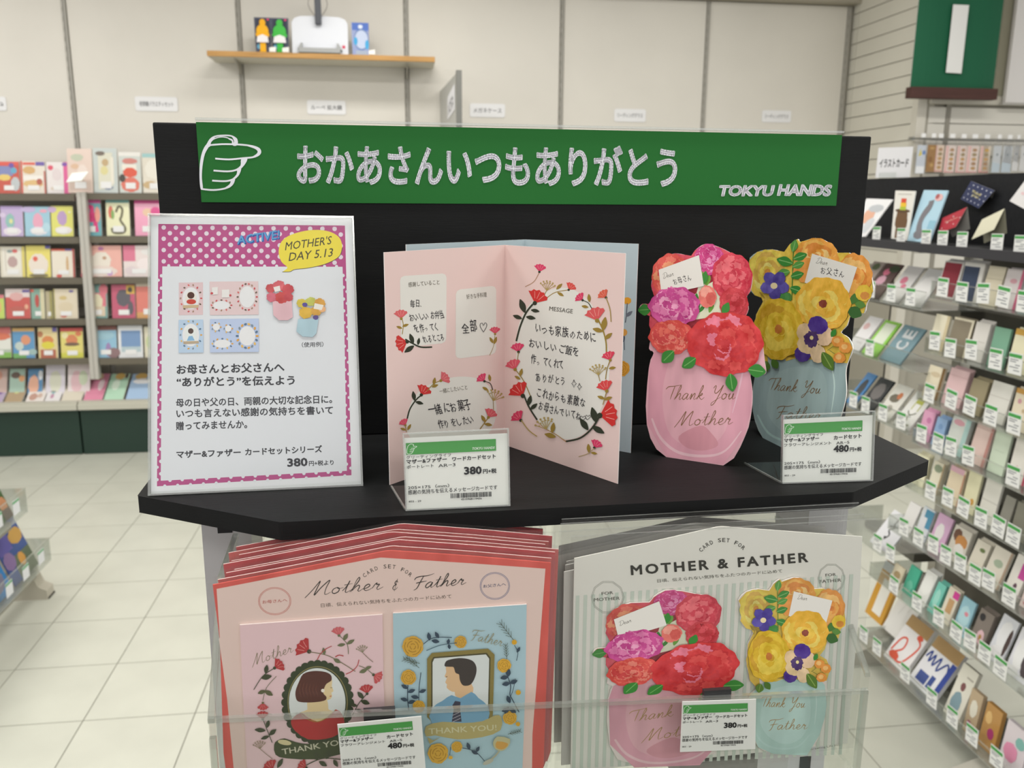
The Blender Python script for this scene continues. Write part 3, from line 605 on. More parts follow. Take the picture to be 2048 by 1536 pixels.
# right-hand trays: (px left, px right, height m, thickness, colour, art, what, tag px or None)
E_ = lambda *a: ('e',)+a
R_ = lambda *a: ('r',)+a
flor = [E_(.3, .7, .1, .06, 'd8a0a8'), E_(.6, .5, .08, .05, 'c8b08c'), E_(.4, .3, .1, .05, 'd8c0a0')]
ROWS = {
0: [(1869, 1908, .098, 'e8e6e2', [R_(.04, .04, .92, .96, '8e2a38')], 'dark red card with white border', 1873),
    (1912, 1953, .1, 'e9e7e2', [R_(.02, .02, .8, .9, '33405c')], 'navy blue card with white border', 1911),
    (1955, 1990, .098, 'e9e0c8', [R_(.0, .66, 1, .69, 'd6ccb2')], 'plain cream card', 1953),
    (1993, 2030, .096, 'e6dede', [R_(.84, .0, 1, 1, 'd8688c'), E_(.3, .25, .2, .08, 'dc90a8'), E_(.5, .7, .2, .06, 'e0a8b4')], 'white card with pink edge', 1990),
    (2033, 2070, .096, 'c8dcda', [E_(.4, .3, .25, .1, '6fb0b0'), E_(.5, .7, .3, .08, 'e8eef0')], 'pale teal card', 2032)],
1: [(1854, 1884, .098, 'e9e2cb', [R_(.8, 0, 1, 1, 'd8c9a2')], 'cream card stack', 1858), (1888, 1929, .1, '8f8573', [R_(.9, 0, 1, 1, 'e8e0c8'), R_(0, .94, 1, 1, 'e8e0c8')], 'grey-brown card with cream frame', 1889),
    (1932, 1962, .1, 'e3dfda', [R_(.1, .5, .9, .52, 'cfc9c4')], 'white card stack', 1929), (1970, 2004, .098, '7fae95', [], 'sage green card', 1977), (2010, 2050, .104, 'ece6c6', [R_(0, .86, 1, 1, 'd2a246')], 'cream card with mustard top', 2015)],
2: [(1841, 1874, .09, 'e6dcc4', [E_(.5, .75, .3, .08, 'd0bfa0'), R_(.84, 0, 1, 1, '7a5a30')], 'cream card with dark brown edge', 1847), (1879, 1918, .1, 'e6c4c6', [R_(.0, .8, 1, .82, 'd8b0b2')], 'pink card stack', 1889),
    (1924, 1958, .09, 'a2977a', [], 'khaki brown card', 1925), (1962, 2005, .1, 'e7e5de', [R_(0, .62, 1, .64, 'd2cfc6')], 'white envelope set', 1967), (2012, 2052, .1, 'ece0c8', flor+[R_(0, .88, 1, 1, 'd6a04e')], 'cream floral card with orange top', 2013)],
3: [(1832, 1856, .085, 'e5a9c8', [E_(.6, .7, .2, .1, 'c97aa8')], 'bright pink card', 1832), (1858, 1880, .08, '9cbce2', [E_(.5, .7, .2, .1, '7da2d0')], 'sky blue card', 1864), (1884, 1922, .1, 'e2e6e0', [E_(.4, .85, .3, .08, 'e2a8b4'), R_(.75, 0, 1, 1, 'b8dcd8')], 'white and mint card', 1890),
    (1930, 1966, .11, 'ecd2ca', [R_(.85, 0, 1, 1, 'c88e86'), R_(0, .84, 1, .86, 'dcbcb4')], 'pale pink card stack', 1924), (1970, 2004, .112, 'd3e0cc', [R_(.2, .5, .8, .51, 'b8c8b4')], 'pale mint green card', None), (2010, 2048, .115, 'ece8e0', [E_(.4, .3, .12, .06, 'd8a8a8'), E_(.7, .7, .1, .08, 'c890a0'), R_(.86, 0, 1, 1, 'c83860')], 'white card with pink flower and crimson edge', 2011)],
4: [(1820, 1845, .09, 'eae6c8', [], 'pale yellow card behind a tag', None), (1850, 1872, .09, 'e8e2cc', [E_(.5, .8, .4, .12, '8e9a80'), R_(.9, 0, 1, 1, 'b09468')], 'cream card with green wreath', 1850), (1882, 1914, .1, 'ecdcc0', [R_(0, .85, .9, 1, 'e8b8c8'), R_(.92, 0, 1, .9, 'c89070')], 'small beige card with pink top', 1883),
    (1918, 1945, .11, 'ece8c4', [E_(.7, .3, .14, .08, 'd8a048')], 'lemon yellow card', 1913), (1950, 1984, .11, 'e7e5dc', [R_(0, .5, 1, .52, 'c8c6bc')], 'white card with slanted flap', 1949), (1988, 2010, .09, '96948a', [], 'grey wrapped card', 1981), (2014, 2046, .09, '8b897c', [], 'olive grey wrapped card', 2011)],
5: [(1796, 1820, .085, 'e6e4e2', [], 'white wrapped card', 1798), (1824, 1848, .095, 'dfe4ea', [R_(.3, .4, 1, .95, '4c90b4'), R_(.1, .3, .6, .7, 'e8eaf0')], 'white card with blue corner', 1826), (1851, 1882, .1, 'dcb4d4', [E_(.45, .5, .28, .25, 'f0ecec'), E_(.3, .2, .3, .12, 'e8c0cc')], 'lilac pink card with white blob', 1855),
    (1886, 1922, .095, 'ddd8cc', [E_(.3, .75, .24, .18, '6a4a3a'), E_(.6, .6, .34, .2, 'c8884a'), E_(.6, .35, .3, .2, 'eeeae4')], 'cut-out card in brown orange and white', 1880), (1926, 1955, .09, 'e6e0d0', [E_(.6, .75, .2, .06, '6a7a4a')], 'cream card with small green sprig', 1908),
    (1958, 1996, .1, 'e8e2d4', [E_(.5, .6, .25, .1, 'a8b8a0'), R_(.9, 0, 1, 1, 'b59c86')], 'ivory card with soft leaf print', 1937), (2000, 2030, .11, 'ece8e0', [R_(.55, .5, 1, .85, 'c8489c'), E_(.6, .3, .12, .08, '5c4050')], 'white card with magenta patch', 1963), (2034, 2064, .11, 'ecd8d4', [E_(.3+.4*(i % 2), .12+.13*i, .1, .05, 'c87080') for i in range(7)], 'pink spotted card', 2003)],
6: [(1775, 1797, .06, 'ddd2b8', [E_(.5, .5, .3, .2, 'a89068')], 'small beige gem-print card', None), (1800, 1822, .085, '4fb496', [E_(.5, .3, .3, .2, '6cc8ac')], 'teal green gem-shaped card', 1778), (1825, 1848, .1, 'e6e6e2', [E_(.5, .6, .45, .3, 'f2f2ee')], 'fluffy white ornament card', 1824), (1850, 1868, .09, '7ed0c0', [E_(.5, .5, .3, .3, '9ee0d2')], 'pale aqua gem-shaped card', None),
    (1872, 1896, .1, 'e2dac8', [R_(.3, .3, .8, .7, 'c49a6a'), R_(.5, .75, 1, .95, 'd83c98')], 'beige card with magenta flag', 1866), (1900, 1928, .1, '9ac6d4', [E_(.5, .5, .4, .3, 'b4dce4'), E_(.6, .6, .15, .06, 'e08898')], 'light blue bubble card', 1899), (1932, 1962, .1, '8a8078', [E_(.3, .8, .2, .1, '2c2a2c'), E_(.6, .3, .25, .2, 'e8c0c8'), E_(.6, .3, .1, .08, 'b88a4a')], 'taupe card with a pink flower', 1927),
    (1966, 2000, .12, 'e2e4ea', [E_(.55, .6, .4, .3, 'f4f4f6'), E_(.5, .2, .4, .15, 'f0f0f2'), E_(.85, .5, .12, .3, '4a3a38')], 'shiny white wavy cut-out pack', 1955), (2004, 2050, .12, 'e6e6ec', [E_(.4, .5, .3, .35, 'f6f6f6'), E_(.8, .4, .25, .3, '4a4044'), E_(.3, .1, .3, .1, 'ececec')], 'large silver-topped white wavy pack', 1986)],
7: [],
}
for k, its in ROWS.items():
    for (p0, p1, ht, c, art, ds, tg) in its:
        R = random.Random(p0); bk = .035
        rcard('greeting_card', p0+1, p1-.5, TR[k][1]+(p0-TR[k][0])*((TR[k][1]-396)/(TR[k][0]-792)), TRH[k], .001, ht, .006, .12+R.uniform(0, .1)+(.12 if k > 4 else 0), c, art, '%s, %s tier of the card rack' % (ds, ORD[k]), back=bk, cnt=R.choice((1, 2, 3)))
        if tg:
            yy = TR[k][1]+(tg-TR[k][0])*((TR[k][1]-396)/(TR[k][0]-792))
            price_tag(rk(tg, yy)[0], TRH[k]+R.uniform(.002, .012), .001, 'price tag before the %s, %s tier of trays' % (ds, ORD[k]), R.uniform(-.08, .08))
# bottom tray: big packets
BT = [(1722, 1758, .19, 'cf9a3c', [R_(.3, .1, .8, .72, 'ebe8e0'), R_(0, .84, 1, 1, 'd8dce0')], 'orange packet with white window panel', .3, 1719),
 (1756, 1800, .22, 'e8e6e2', [R_(0, .84, 1, 1, 'c4ca52'), ('l', [(.3, .3), (.5, .6), (.8, .7), (.6, .4)], .004, 'd8d6d2')], 'white packet with yellow-green header', .45, 1745),
 (1764, 1811, .155, 'e9e6e6', [R_(0, .76, 1, 1, 'ab8a5a'), ('l', [(.1, .2), (.2, .5), (.4, .55), (.45, .35), (.2, .15), (.6, .1), (.8, .3), (.9, .6), (.65, .7)], .006, 'd8543c'), E_(.3, .15, .2, .08, 'd8543c'), E_(.75, .72, .12, .05, 'd8543c')], 'kraft-topped packet with red outline shapes', .55, 1800),
 (1813, 1870, .155, 'e6e6ea', [R_(0, .76, 1, 1, 'ab8a5a'), ('l', [(.05, .55), (.15, .7), (.2, .5), (.3, .68), (.36, .48), (.5, .7), (.55, .45), (.75, .68), (.9, .5)], .006, '34488c'), R_(.15, .1, .5, .3, '3c4f92'), R_(.55, .1, .7, .35, '34488c'), R_(.84, 0, 1, .75, '2c3f92')], 'kraft-topped packet with blue letter shapes', .55, 1852),
 (1882, 1916, .15, 'e2dfd2', [E_(.45, .3, .3, .2, '7c98a4'), E_(.5, .62, .14, .08, '7a4a4c'), R_(.5, .8, .9, .83, 'a8a498')], 'off-white card with a grey-blue balloon', .3, 1892),
 (1920, 1946, .12, 'b9a487', [E_(.5, .6, .3, .2, 'e0dccc'), E_(.4, .2, .2, .1, 'a04870')], 'tan paper card beside the balloon card', .12, 1930),
 (1950, 1985, .12, 'b78a4e', [E_(.6, .4, .2, .12, 'a02c64'), E_(.3, .7, .2, .14, 'd8b070')], 'brown card with a magenta heart', .12, 1978),
 (1990, 2040, .12, 'd8cfd4', [E_(.4, .4, .3, .2, 'e08cae'), E_(.7, .7, .2, .12, '78b0a8')], 'lilac card with pink motif', .12, None)]
for j, (p0, p1, ht, c, art, ds, ln, tg) in enumerate(BT):
    yy = 1322+(p0-1759)*.973
    rcard('packet', p0+1, p1-.5, yy, TRH[7], .001+(.03 if j in (0, 1) else 0), ht, .012, ln, c, art, '%s on the lowest tier of the card rack' % ds, cat='packet', back=.03+(.06 if j < 2 else 0), kind='gloss')
    if tg: price_tag(rk(tg, 1322+(tg-1759)*.973)[0], TRH[7]+.012, .001, 'price tag before the %s' % ds, .05)
# far-end group, cards tilted well back
LG = {0: [(1700, 1722, 'b4a8a0', [E_(.4, .5, .3, .2, 'd8a0b0'), E_(.5, .85, .3, .1, '5c6a4a')], 'dusky flower card hidden partly by the display'), (1724, 1756, '6c5a56', [E_(.4, .75, .2, .1, 'd8708c'), E_(.4, .5, .25, .14, 'd8a4b8'), E_(.7, .85, .3, .1, '3e4a34')], 'dark card with pink blossoms'),
          (1764, 1796, 'e6e4e2', [E_(.4, .6, .2, .1, 'd87890'), E_(.6, .45, .15, .06, 'd87890')], 'white card with two pink strokes'), (1802, 1840, 'e2e2e0', [E_(.5, .5, .4, .3, 'ecebea')], 'plain white embossed card')],
      1: [(1692, 1718, 'e6e4e6', [E_(.3, .7, .2, .1, 'd8b0b0'), R_(.4, .2, .8, .24, 'c8c4c8')], 'white printed packet'), (1722, 1752, '9ad85c', [R_(.15, .35, .85, .92, 'e4ecd8'), R_(.15, .1, .5, .3, 'c4e89c')], 'lime green packet'),
          (1758, 1800, '7d9ba6', [], 'blue-grey packet with big white letters')],
      2: [(1690, 1708, '4a84bc', [E_(.5, .5, .3, .3, '3c4044'), E_(.5, .2, .3, .1, 'e4e4e4')], 'blue picture card'), (1714, 1742, '2f3338', [E_(.5, .6, .35, .25, '6e6a6a')], 'black picture card'),
          (1748, 1778, 'e4e2da', [E_(.4, .6, .3, .12, '6e685a'), E_(.6, .7, .14, .1, 'c87850'), E_(.5, .3, .2, .1, 'a8a498')], 'white card with a brown bird shape'),
          (1784, 1818, 'e8e8e4', [R_(.35, .5, .75, .85, 'b0b450'), R_(.4, .4, .7, .68, 'eeeeea'), ('l', [(.2, .1), (.3, .3), (.5, .25), (.6, .1), (.8, .1)], .005, '8a8c70'), ('l', [(.3, .45), (.5, .35), (.75, .45)], .004, '6e7060')], 'white card with an olive tool outline')],
      3: [(1738, 1776, 'e9e9ee', [('l', [(.5, .85), (.45, .7), (.55, .6), (.4, .5), (.55, .4), (.45, .25)], .005, '2c2c30'), ('l', [(.3, .6), (.5, .62), (.7, .66)], .004, '2c2c30'), E_(.45, .3, .06, .03, '2c2c30')], 'white card with black brush writing')]}
for k, its in LG.items():
    for j, (p0, p1, c, art, ds) in enumerate(its):
        sl = (TL[k][1]-396)/(TL[k][0]-792); yy = TL[k][1]+(p0-TL[k][0])*sl
        t = rcard('picture_card', p0, p1, yy, TLH[k], .002, .125 if k != 2 else .12, .005, .62, c, art, '%s, tilted back at the rack end' % ds, back=.022, kind='gloss', grp='tilted cards at the far end of the card rack')
        if 'letters' in ds:
            F = Fr(t.children[0].matrix_world.translation, (0, -1, 0), (0, 0, 1)); up = V((math.sin(.62), 0, math.cos(.62)))
            a0, a1 = rk(p0, yy, XC+.022)[0], rk(p1, yy, XC+.022)[0]; F = Fr(FRK.p(a0, TLH[k]+.002, -.022), (0, -1, 0), up); wd = a1-a0
            A = Art(F, lambda x, y: (x*wd, -y*.125), .0012)
            # the letters climb along the card
            for ch, y0 in (('C', .34), ('E', .66)):
                vs, fs = glyphs(ch, .03, 2); ax, bx = min(v[0] for v in vs), max(v[0] for v in vs); ay, by = min(v[1] for v in vs), max(v[1] for v in vs)
                A.mb.add([F.p(wd*(.78-(v[1]-ay)/(by-ay)*.5), .125*(y0+(v[0]-ax)/(bx-ax)*.24), .0014) for v in vs], [f[::-1] for f in fs], M('e6eaec'))
            A.part('lettering', t)
        if k in (0, 2, 3) or j == 1: price_tag(rk(p0+9, yy)[0], TLH[k]+.006, .001, 'price tag before the %s' % ds, .03)
price_tag(rk(1776, 1080)[0], TLH[3]+.004, .002, 'green-topped price tag beside the brush writing card, low tray of the card rack', .04)
# cards on the black deck
def deck_card(name, F, pts, th, col, items, wd, ht, lb, kind='satin'):
    t = thing(name, lb, 'card', F.p(0, 0), 'display cards on the black deck'); sheet(F, pts, th, M(col, kind), t, 'body'); art_items(F, wd, ht, items, .0004, t); return t
def dframe(px, py, back, lean, yaw=0., roll=0.):
    a, h = rk(px, py, XC+back); x = V((-math.sin(yaw), -math.cos(yaw), 0)); out = x.cross(V((0, 0, 1))); up = V((0, 0, 1))*math.cos(lean)-out*math.sin(lean)
    o = FRK.p(a, h0+.0005, -back)
    x2 = x*math.cos(roll)+up*math.sin(roll); up2 = up*math.cos(roll)-x*math.sin(roll)
    return Fr(o, x2, up2)
rect = lambda w_, h_: [(0, 0), (w_, 0), (w_, h_), (0, h_)]
def leanq(pts, X0, lean):
    """corner pixels laid on a plane that rises from the deck at X0 and leans back"""
    n = V((-math.cos(lean), 0, math.sin(lean))); P = [hit(px, py, (X0, 0, h0), n) for px, py in pts]
    F = Fr(P[0], V((0, -1, 0)), V((math.sin(lean), 0, math.cos(lean)))); return F, [F.loc(q) for q in P]
def qmap(q):
    return lambda s, v: tuple((q[0][k]*(1-s)+q[1][k]*s)*(1-v)+(q[3][k]*(1-s)+q[2][k]*s)*v for k in (0, 1))
def art_q(F, q, items, t, seed=0):
    A = Art(F, qmap(q), .0006); A.step = .00002
    for j, it in enumerate(items):
        if it[0] == 'r': _, x0, y0, x1, y1, c = it; A.poly([(x0, y0), (x1, y0), (x1, y1), (x0, y1)], c)
        elif it[0] == 'e': _, cx, cy, rx, ry, c = it; A.ell(cx, cy, rx, ry, c, wob=.06, seed=j+seed)
        elif it[0] == 'l': _, P, w_, c = it; A.line(P, w_, c)
        elif it[0] == 't': _, s_, x0, y0, x1, y1, h_, c = it; A.text(s_, x0, y0, x1, y1, -h_, c, .01)
    if items: A.part('artwork', t)
def deck_q(lb, pts, X0, lean, col, items, th=.003, kind='satin'):
    F, q = leanq(pts, X0, lean); t = thing('postcard', lb, 'card', F.p(*q[0]), 'display cards on the black deck'); prism(MB(), M(col, kind), q, -th, 0, F).build('body', t); art_q(F, q, items, t, int(pts[0][0])); return t
deck_q('glossy white postcard leaning back on the black deck next to the display board', [(1700, 474), (1731, 473), (1786, 399), (1733, 397)], XC+.03, .5, 'e6e6e8', [E_(.45, .55, .25, .2, 'd8a890'), E_(.6, .75, .3, .1, 'b4b8bc'), E_(.7, .3, .2, .2, 'c4c8cc')], kind='gloss')
deck_q('narrow white postcard of a brown figure with a striped hat on the black deck', [(1782, 477), (1814, 481), (1831, 382), (1791, 381)], XC+.03, .25, 'dedcd6', [E_(.5, .38, .34, .27, '6a4f36'), R_(.22, .02, .5, .2, '6a4f36'), R_(.56, .02, .8, .2, '6a4f36'), E_(.5, .585, .4, .04, '5a4430'), R_(.34, .6, .66, .67, 'a8b83c'), R_(.35, .67, .66, .75, 'e0b83a'), R_(.37, .75, .63, .84, 'd05038'), R_(.15, .92, .85, .935, 'b0aca4')])
deck_q('pale blue postcard with a long grey trunk shape on the black deck', [(1812, 481), (1858, 486), (1896, 381), (1848, 380)], XC+.03, .4, 'a9cbdc', [R_(.7, .0, .98, .42, '8db8cc'), ('l', [(.45, .14), (.34, .32), (.36, .5), (.5, .68), (.5, .8)], .2, '77757a'), E_(.45, .14, .22, .09, '77757a'), E_(.75, .86, .16, .07, 'd8b0b0'), E_(.68, .88, .08, .05, 'a85c5c')], th=.004)
def tent_q(lb, a, b, X0, col, inner, items):
    F, q = leanq(a, X0, .3); t = thing('folded_card', lb, 'card', F.p(*q[0]), 'display cards on the black deck'); prism(MB(), M(col, 'satin'), q, -.0008, 0, F, M(inner)).build('front_leaf', t); art_q(F, q, items, t)
    # the other leaf falls away behind the fold
    T1, T0 = F.p(*q[2], -.001), F.p(*q[3], -.001); n = (T1-T0).cross(V((.45, -.1, -1))).normalized(); B = [T0, T1]+[hit(px, py, T0, n) for px, py in b]
    x = (T1-T0).normalized(); G = Fr(T0, x, n.cross(x)); g = [G.loc(v) for v in B]; prism(MB(), M(inner), g, -.0004, .0004, G).build('back_leaf', t)
tent_q('red folded card standing like a tent on the black deck', [(1876, 467), (1911, 454), (1934, 414), (1885, 436)], [(1940, 458), (1905, 474)], XC+.05, 'b02c3c', 'a5a49e', [E_(.15+.2*i, .25+.5*((i*7) % 3)/2, .03, .03, 'e8d8d8') for i in range(5)]+[('t', 'Thank you', .2, .5, .8, .5, .14, 'e8b8a8')])
tent_q('plain cream folded card standing like a tent on the black deck', [(1943, 479), (1988, 459), (2009, 417), (1964, 439)], [(2014, 466), (1968, 487)], XC+.05, 'dcd9c0', 'aba994', [])
tent_q('navy dotted folded card fixed to the black backboard above the red one', [(1921, 398), (1957, 417), (1989, 381), (1942, 362)], [(1973, 428), (1957, 418)], XC+.14, '1f2a54', 'a8a7a2', [E_(.12+.19*(i % 5)+.08*(i//5 % 2), .14+.24*(i//5), .022, .03, 'dcdfe8') for i in range(20)]+[('t', 'Thank', .28, .52, .72, .52, .13, 'd8cc8c'), ('t', 'you', .38, .34, .68, .34, .12, 'd8cc8c')])
deck_q('tilted white card at the edge of the view above the black deck', [(2019, 402), (2056, 422), (2086, 385), (2052, 358)], XC+.12, .3, 'dfdddd', [E_(.3, .5, .08, .06, 'e0c0c4')])
for px, ds in ((1741, 'glossy white postcard'), (1789, 'striped-hat postcard'), (1838, 'pale blue trunk postcard'), (1870, 'red folded card'), (1908, 'gap after the red folded card'), (1976, 'cream folded card'), (2022, 'tilted white card')):
    price_tag(rk(px, 479+(px-1723)*.0898)[0], h0+.003, -.006, 'bright price tag on the black deck by the %s' % ds, .03, .042, .038)
# paper sign at the deck's top
P0 = rk(1751, 352, 1.60); sx = V((.62, -.78, 0)); F = Fr(V((1.6, -P0[0], zt+.002)), sx, V((.05, .06, 1)))
F.o = V((1.6, -P0[0]+0, zt+.002)); wd = F.loc(hit(1820, 350, F.o, F.z))[0]; ht = .098
t = thing('paper_sign', 'small white paper sign in a clip on top of the black display board', 'sign', F.p(0, 0))
sheet(F, [(0, 0), (wd, 0), (wd, ht), (0, ht)], .001, M('dfdfe2'), t, 'paper')
A = Art(F, lambda x, y: (x*wd, y*ht), .0004); vs, fs = glyphs('イラストカード', .02, 2); ax, bx = min(v[0] for v in vs), max(v[0] for v in vs); A.mb.add([F.p(wd*(.08+(v[0]-ax)/(bx-ax)*.84), ht*(.36+v[1]*.32), .0006) for v in vs], fs, M('3a3a3e')); A.part('lettering', t)
box(MB(), M('f0f2f0', 'clear'), (wd*.12, wd*.6), (-.002, .016), (-.012, .004), F).build('clip', t)
# ------------------------------------------------------------ far card rack along the back wall (left)
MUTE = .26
YT = [5.10, 5.08, 5.06, 5.04, 5.02]
LZ = [388, 474, 556, 639, 718]
fr = thing('far_card_rack', 'tall grey shop rack of card packets against the back wall with dark green base', 'rack', (-2.0, 5.15, 0))
LG1, LG2 = M('6b6558', 'satin'), M('aaa59a', 'satin')
xL, xR = -3.1, -.95
def fa(px, py, Y): return hit(px, py, (0, Y, 0), (0, 1, 0))
for k in range(5):
    z = fa(60, LZ[k], YT[k]).z; z2 = fa(240, LZ[k]-1.5, YT[k]).z; xp = fa(148+k*10, LZ[k], YT[k]).x; xq = fa(163+k*9, LZ[k], YT[k]).x
    for (a, b, zz, nm) in ((xL, xp, z, 0), (xq, xR, z2, 1)):
        o = box(MB(), LG1, (a, b), (YT[k], YT[k]+.012), (zz-.036, zz)).build('shelf_lip', fr)
        box(MB(), LG2, (a, b), (YT[k]+.012, 5.285), (zz-.02, zz-.014)).build('shelf_board', fr)
        box(MB(), M('a09b8f', 'satin'), (a, b), (5.27, 5.285), (zz-.19, zz-.02)).build('backing', fr)
p0, p1 = fa(149, 385, 5.07), fa(193, 728, 4.99)
for dx in (-.012, .012):
    prism(MB(), M('b9b6ae', 'satin'), [(5.075, 1.47), (5.005, .43), (5.05, .43), (5.115, 1.47)], -.011, .011, Fr((p0.x+dx+.03, 0, 0), (0, 1, 0), (0, 0, 1), (1, 0, 0))).build('upright', fr)
# base: tray, pale lip, dark green kick panels
zlip0, zlip1 = fa(60, 822, 4.95).z, fa(60, 806, 4.95).z; xs = fa(156, 820, 4.95).x
for a, b in ((xL, xs-.003), (xs+.003, xR)):
    mb = MB(); prism(mb, M('c3c1b4', 'satin'), [(0, zlip0), (0, zlip0+.03), (.012, zlip0+.032), (.012, zlip1), (.05, zlip1), (.05, zlip0)], a, b, Fr((0, 4.94, 0), (0, 1, 0), (0, 0, 1), (1, 0, 0))); mb.build('base_lip', fr)
    box(MB(), LG2, (a, b), (4.99, 5.28), (zlip1-.03, zlip1-.015)).build('base_deck', fr)
    box(MB(), M('22382f', 'satin'), (a+.002, b-.002), (4.965, 5.28), (.002, zlip0)).build('kick_panel', fr)
def packet(px0, px1, pyt, tier, bay, col, items, ds, lean=.16, th=.012, pyb=None, sticker=True, Y=None, kind='gloss', z=None):
    Y = YT[tier]+.02 if Y is None else Y; pb = LZ[tier] if pyb is None else pyb
    A0 = fa(px0, pb, Y); B0 = fa(px1, pb, Y); z = A0.z if z is None else z
    F = card_frame((A0.x, Y, z+.001), (B0.x, Y, z+.001), lean); wd = B0.x-A0.x-.004
    T = hit(px0, pyt, F.o, F.z); ht = F.loc(T)[1]
    where = ['top', 'second', 'third', 'fourth', 'fifth', 'base'][tier]
    t = thing('card_packet', '%s, %s far-rack tier' % (ds, where), 'packet', F.p(wd/2, 0), 'card packets on the far rack')
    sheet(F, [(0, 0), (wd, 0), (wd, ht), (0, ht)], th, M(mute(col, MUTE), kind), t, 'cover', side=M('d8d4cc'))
    art_items(F, wd, ht, items, .0005, t, seed=int(px0)+tier)
    if sticker: box(MB(), M('e2e2e2'), (wd*.28, wd*.74), (ht*.1, ht*.25), (.0018, .0022), F).build('price_sticker', t)
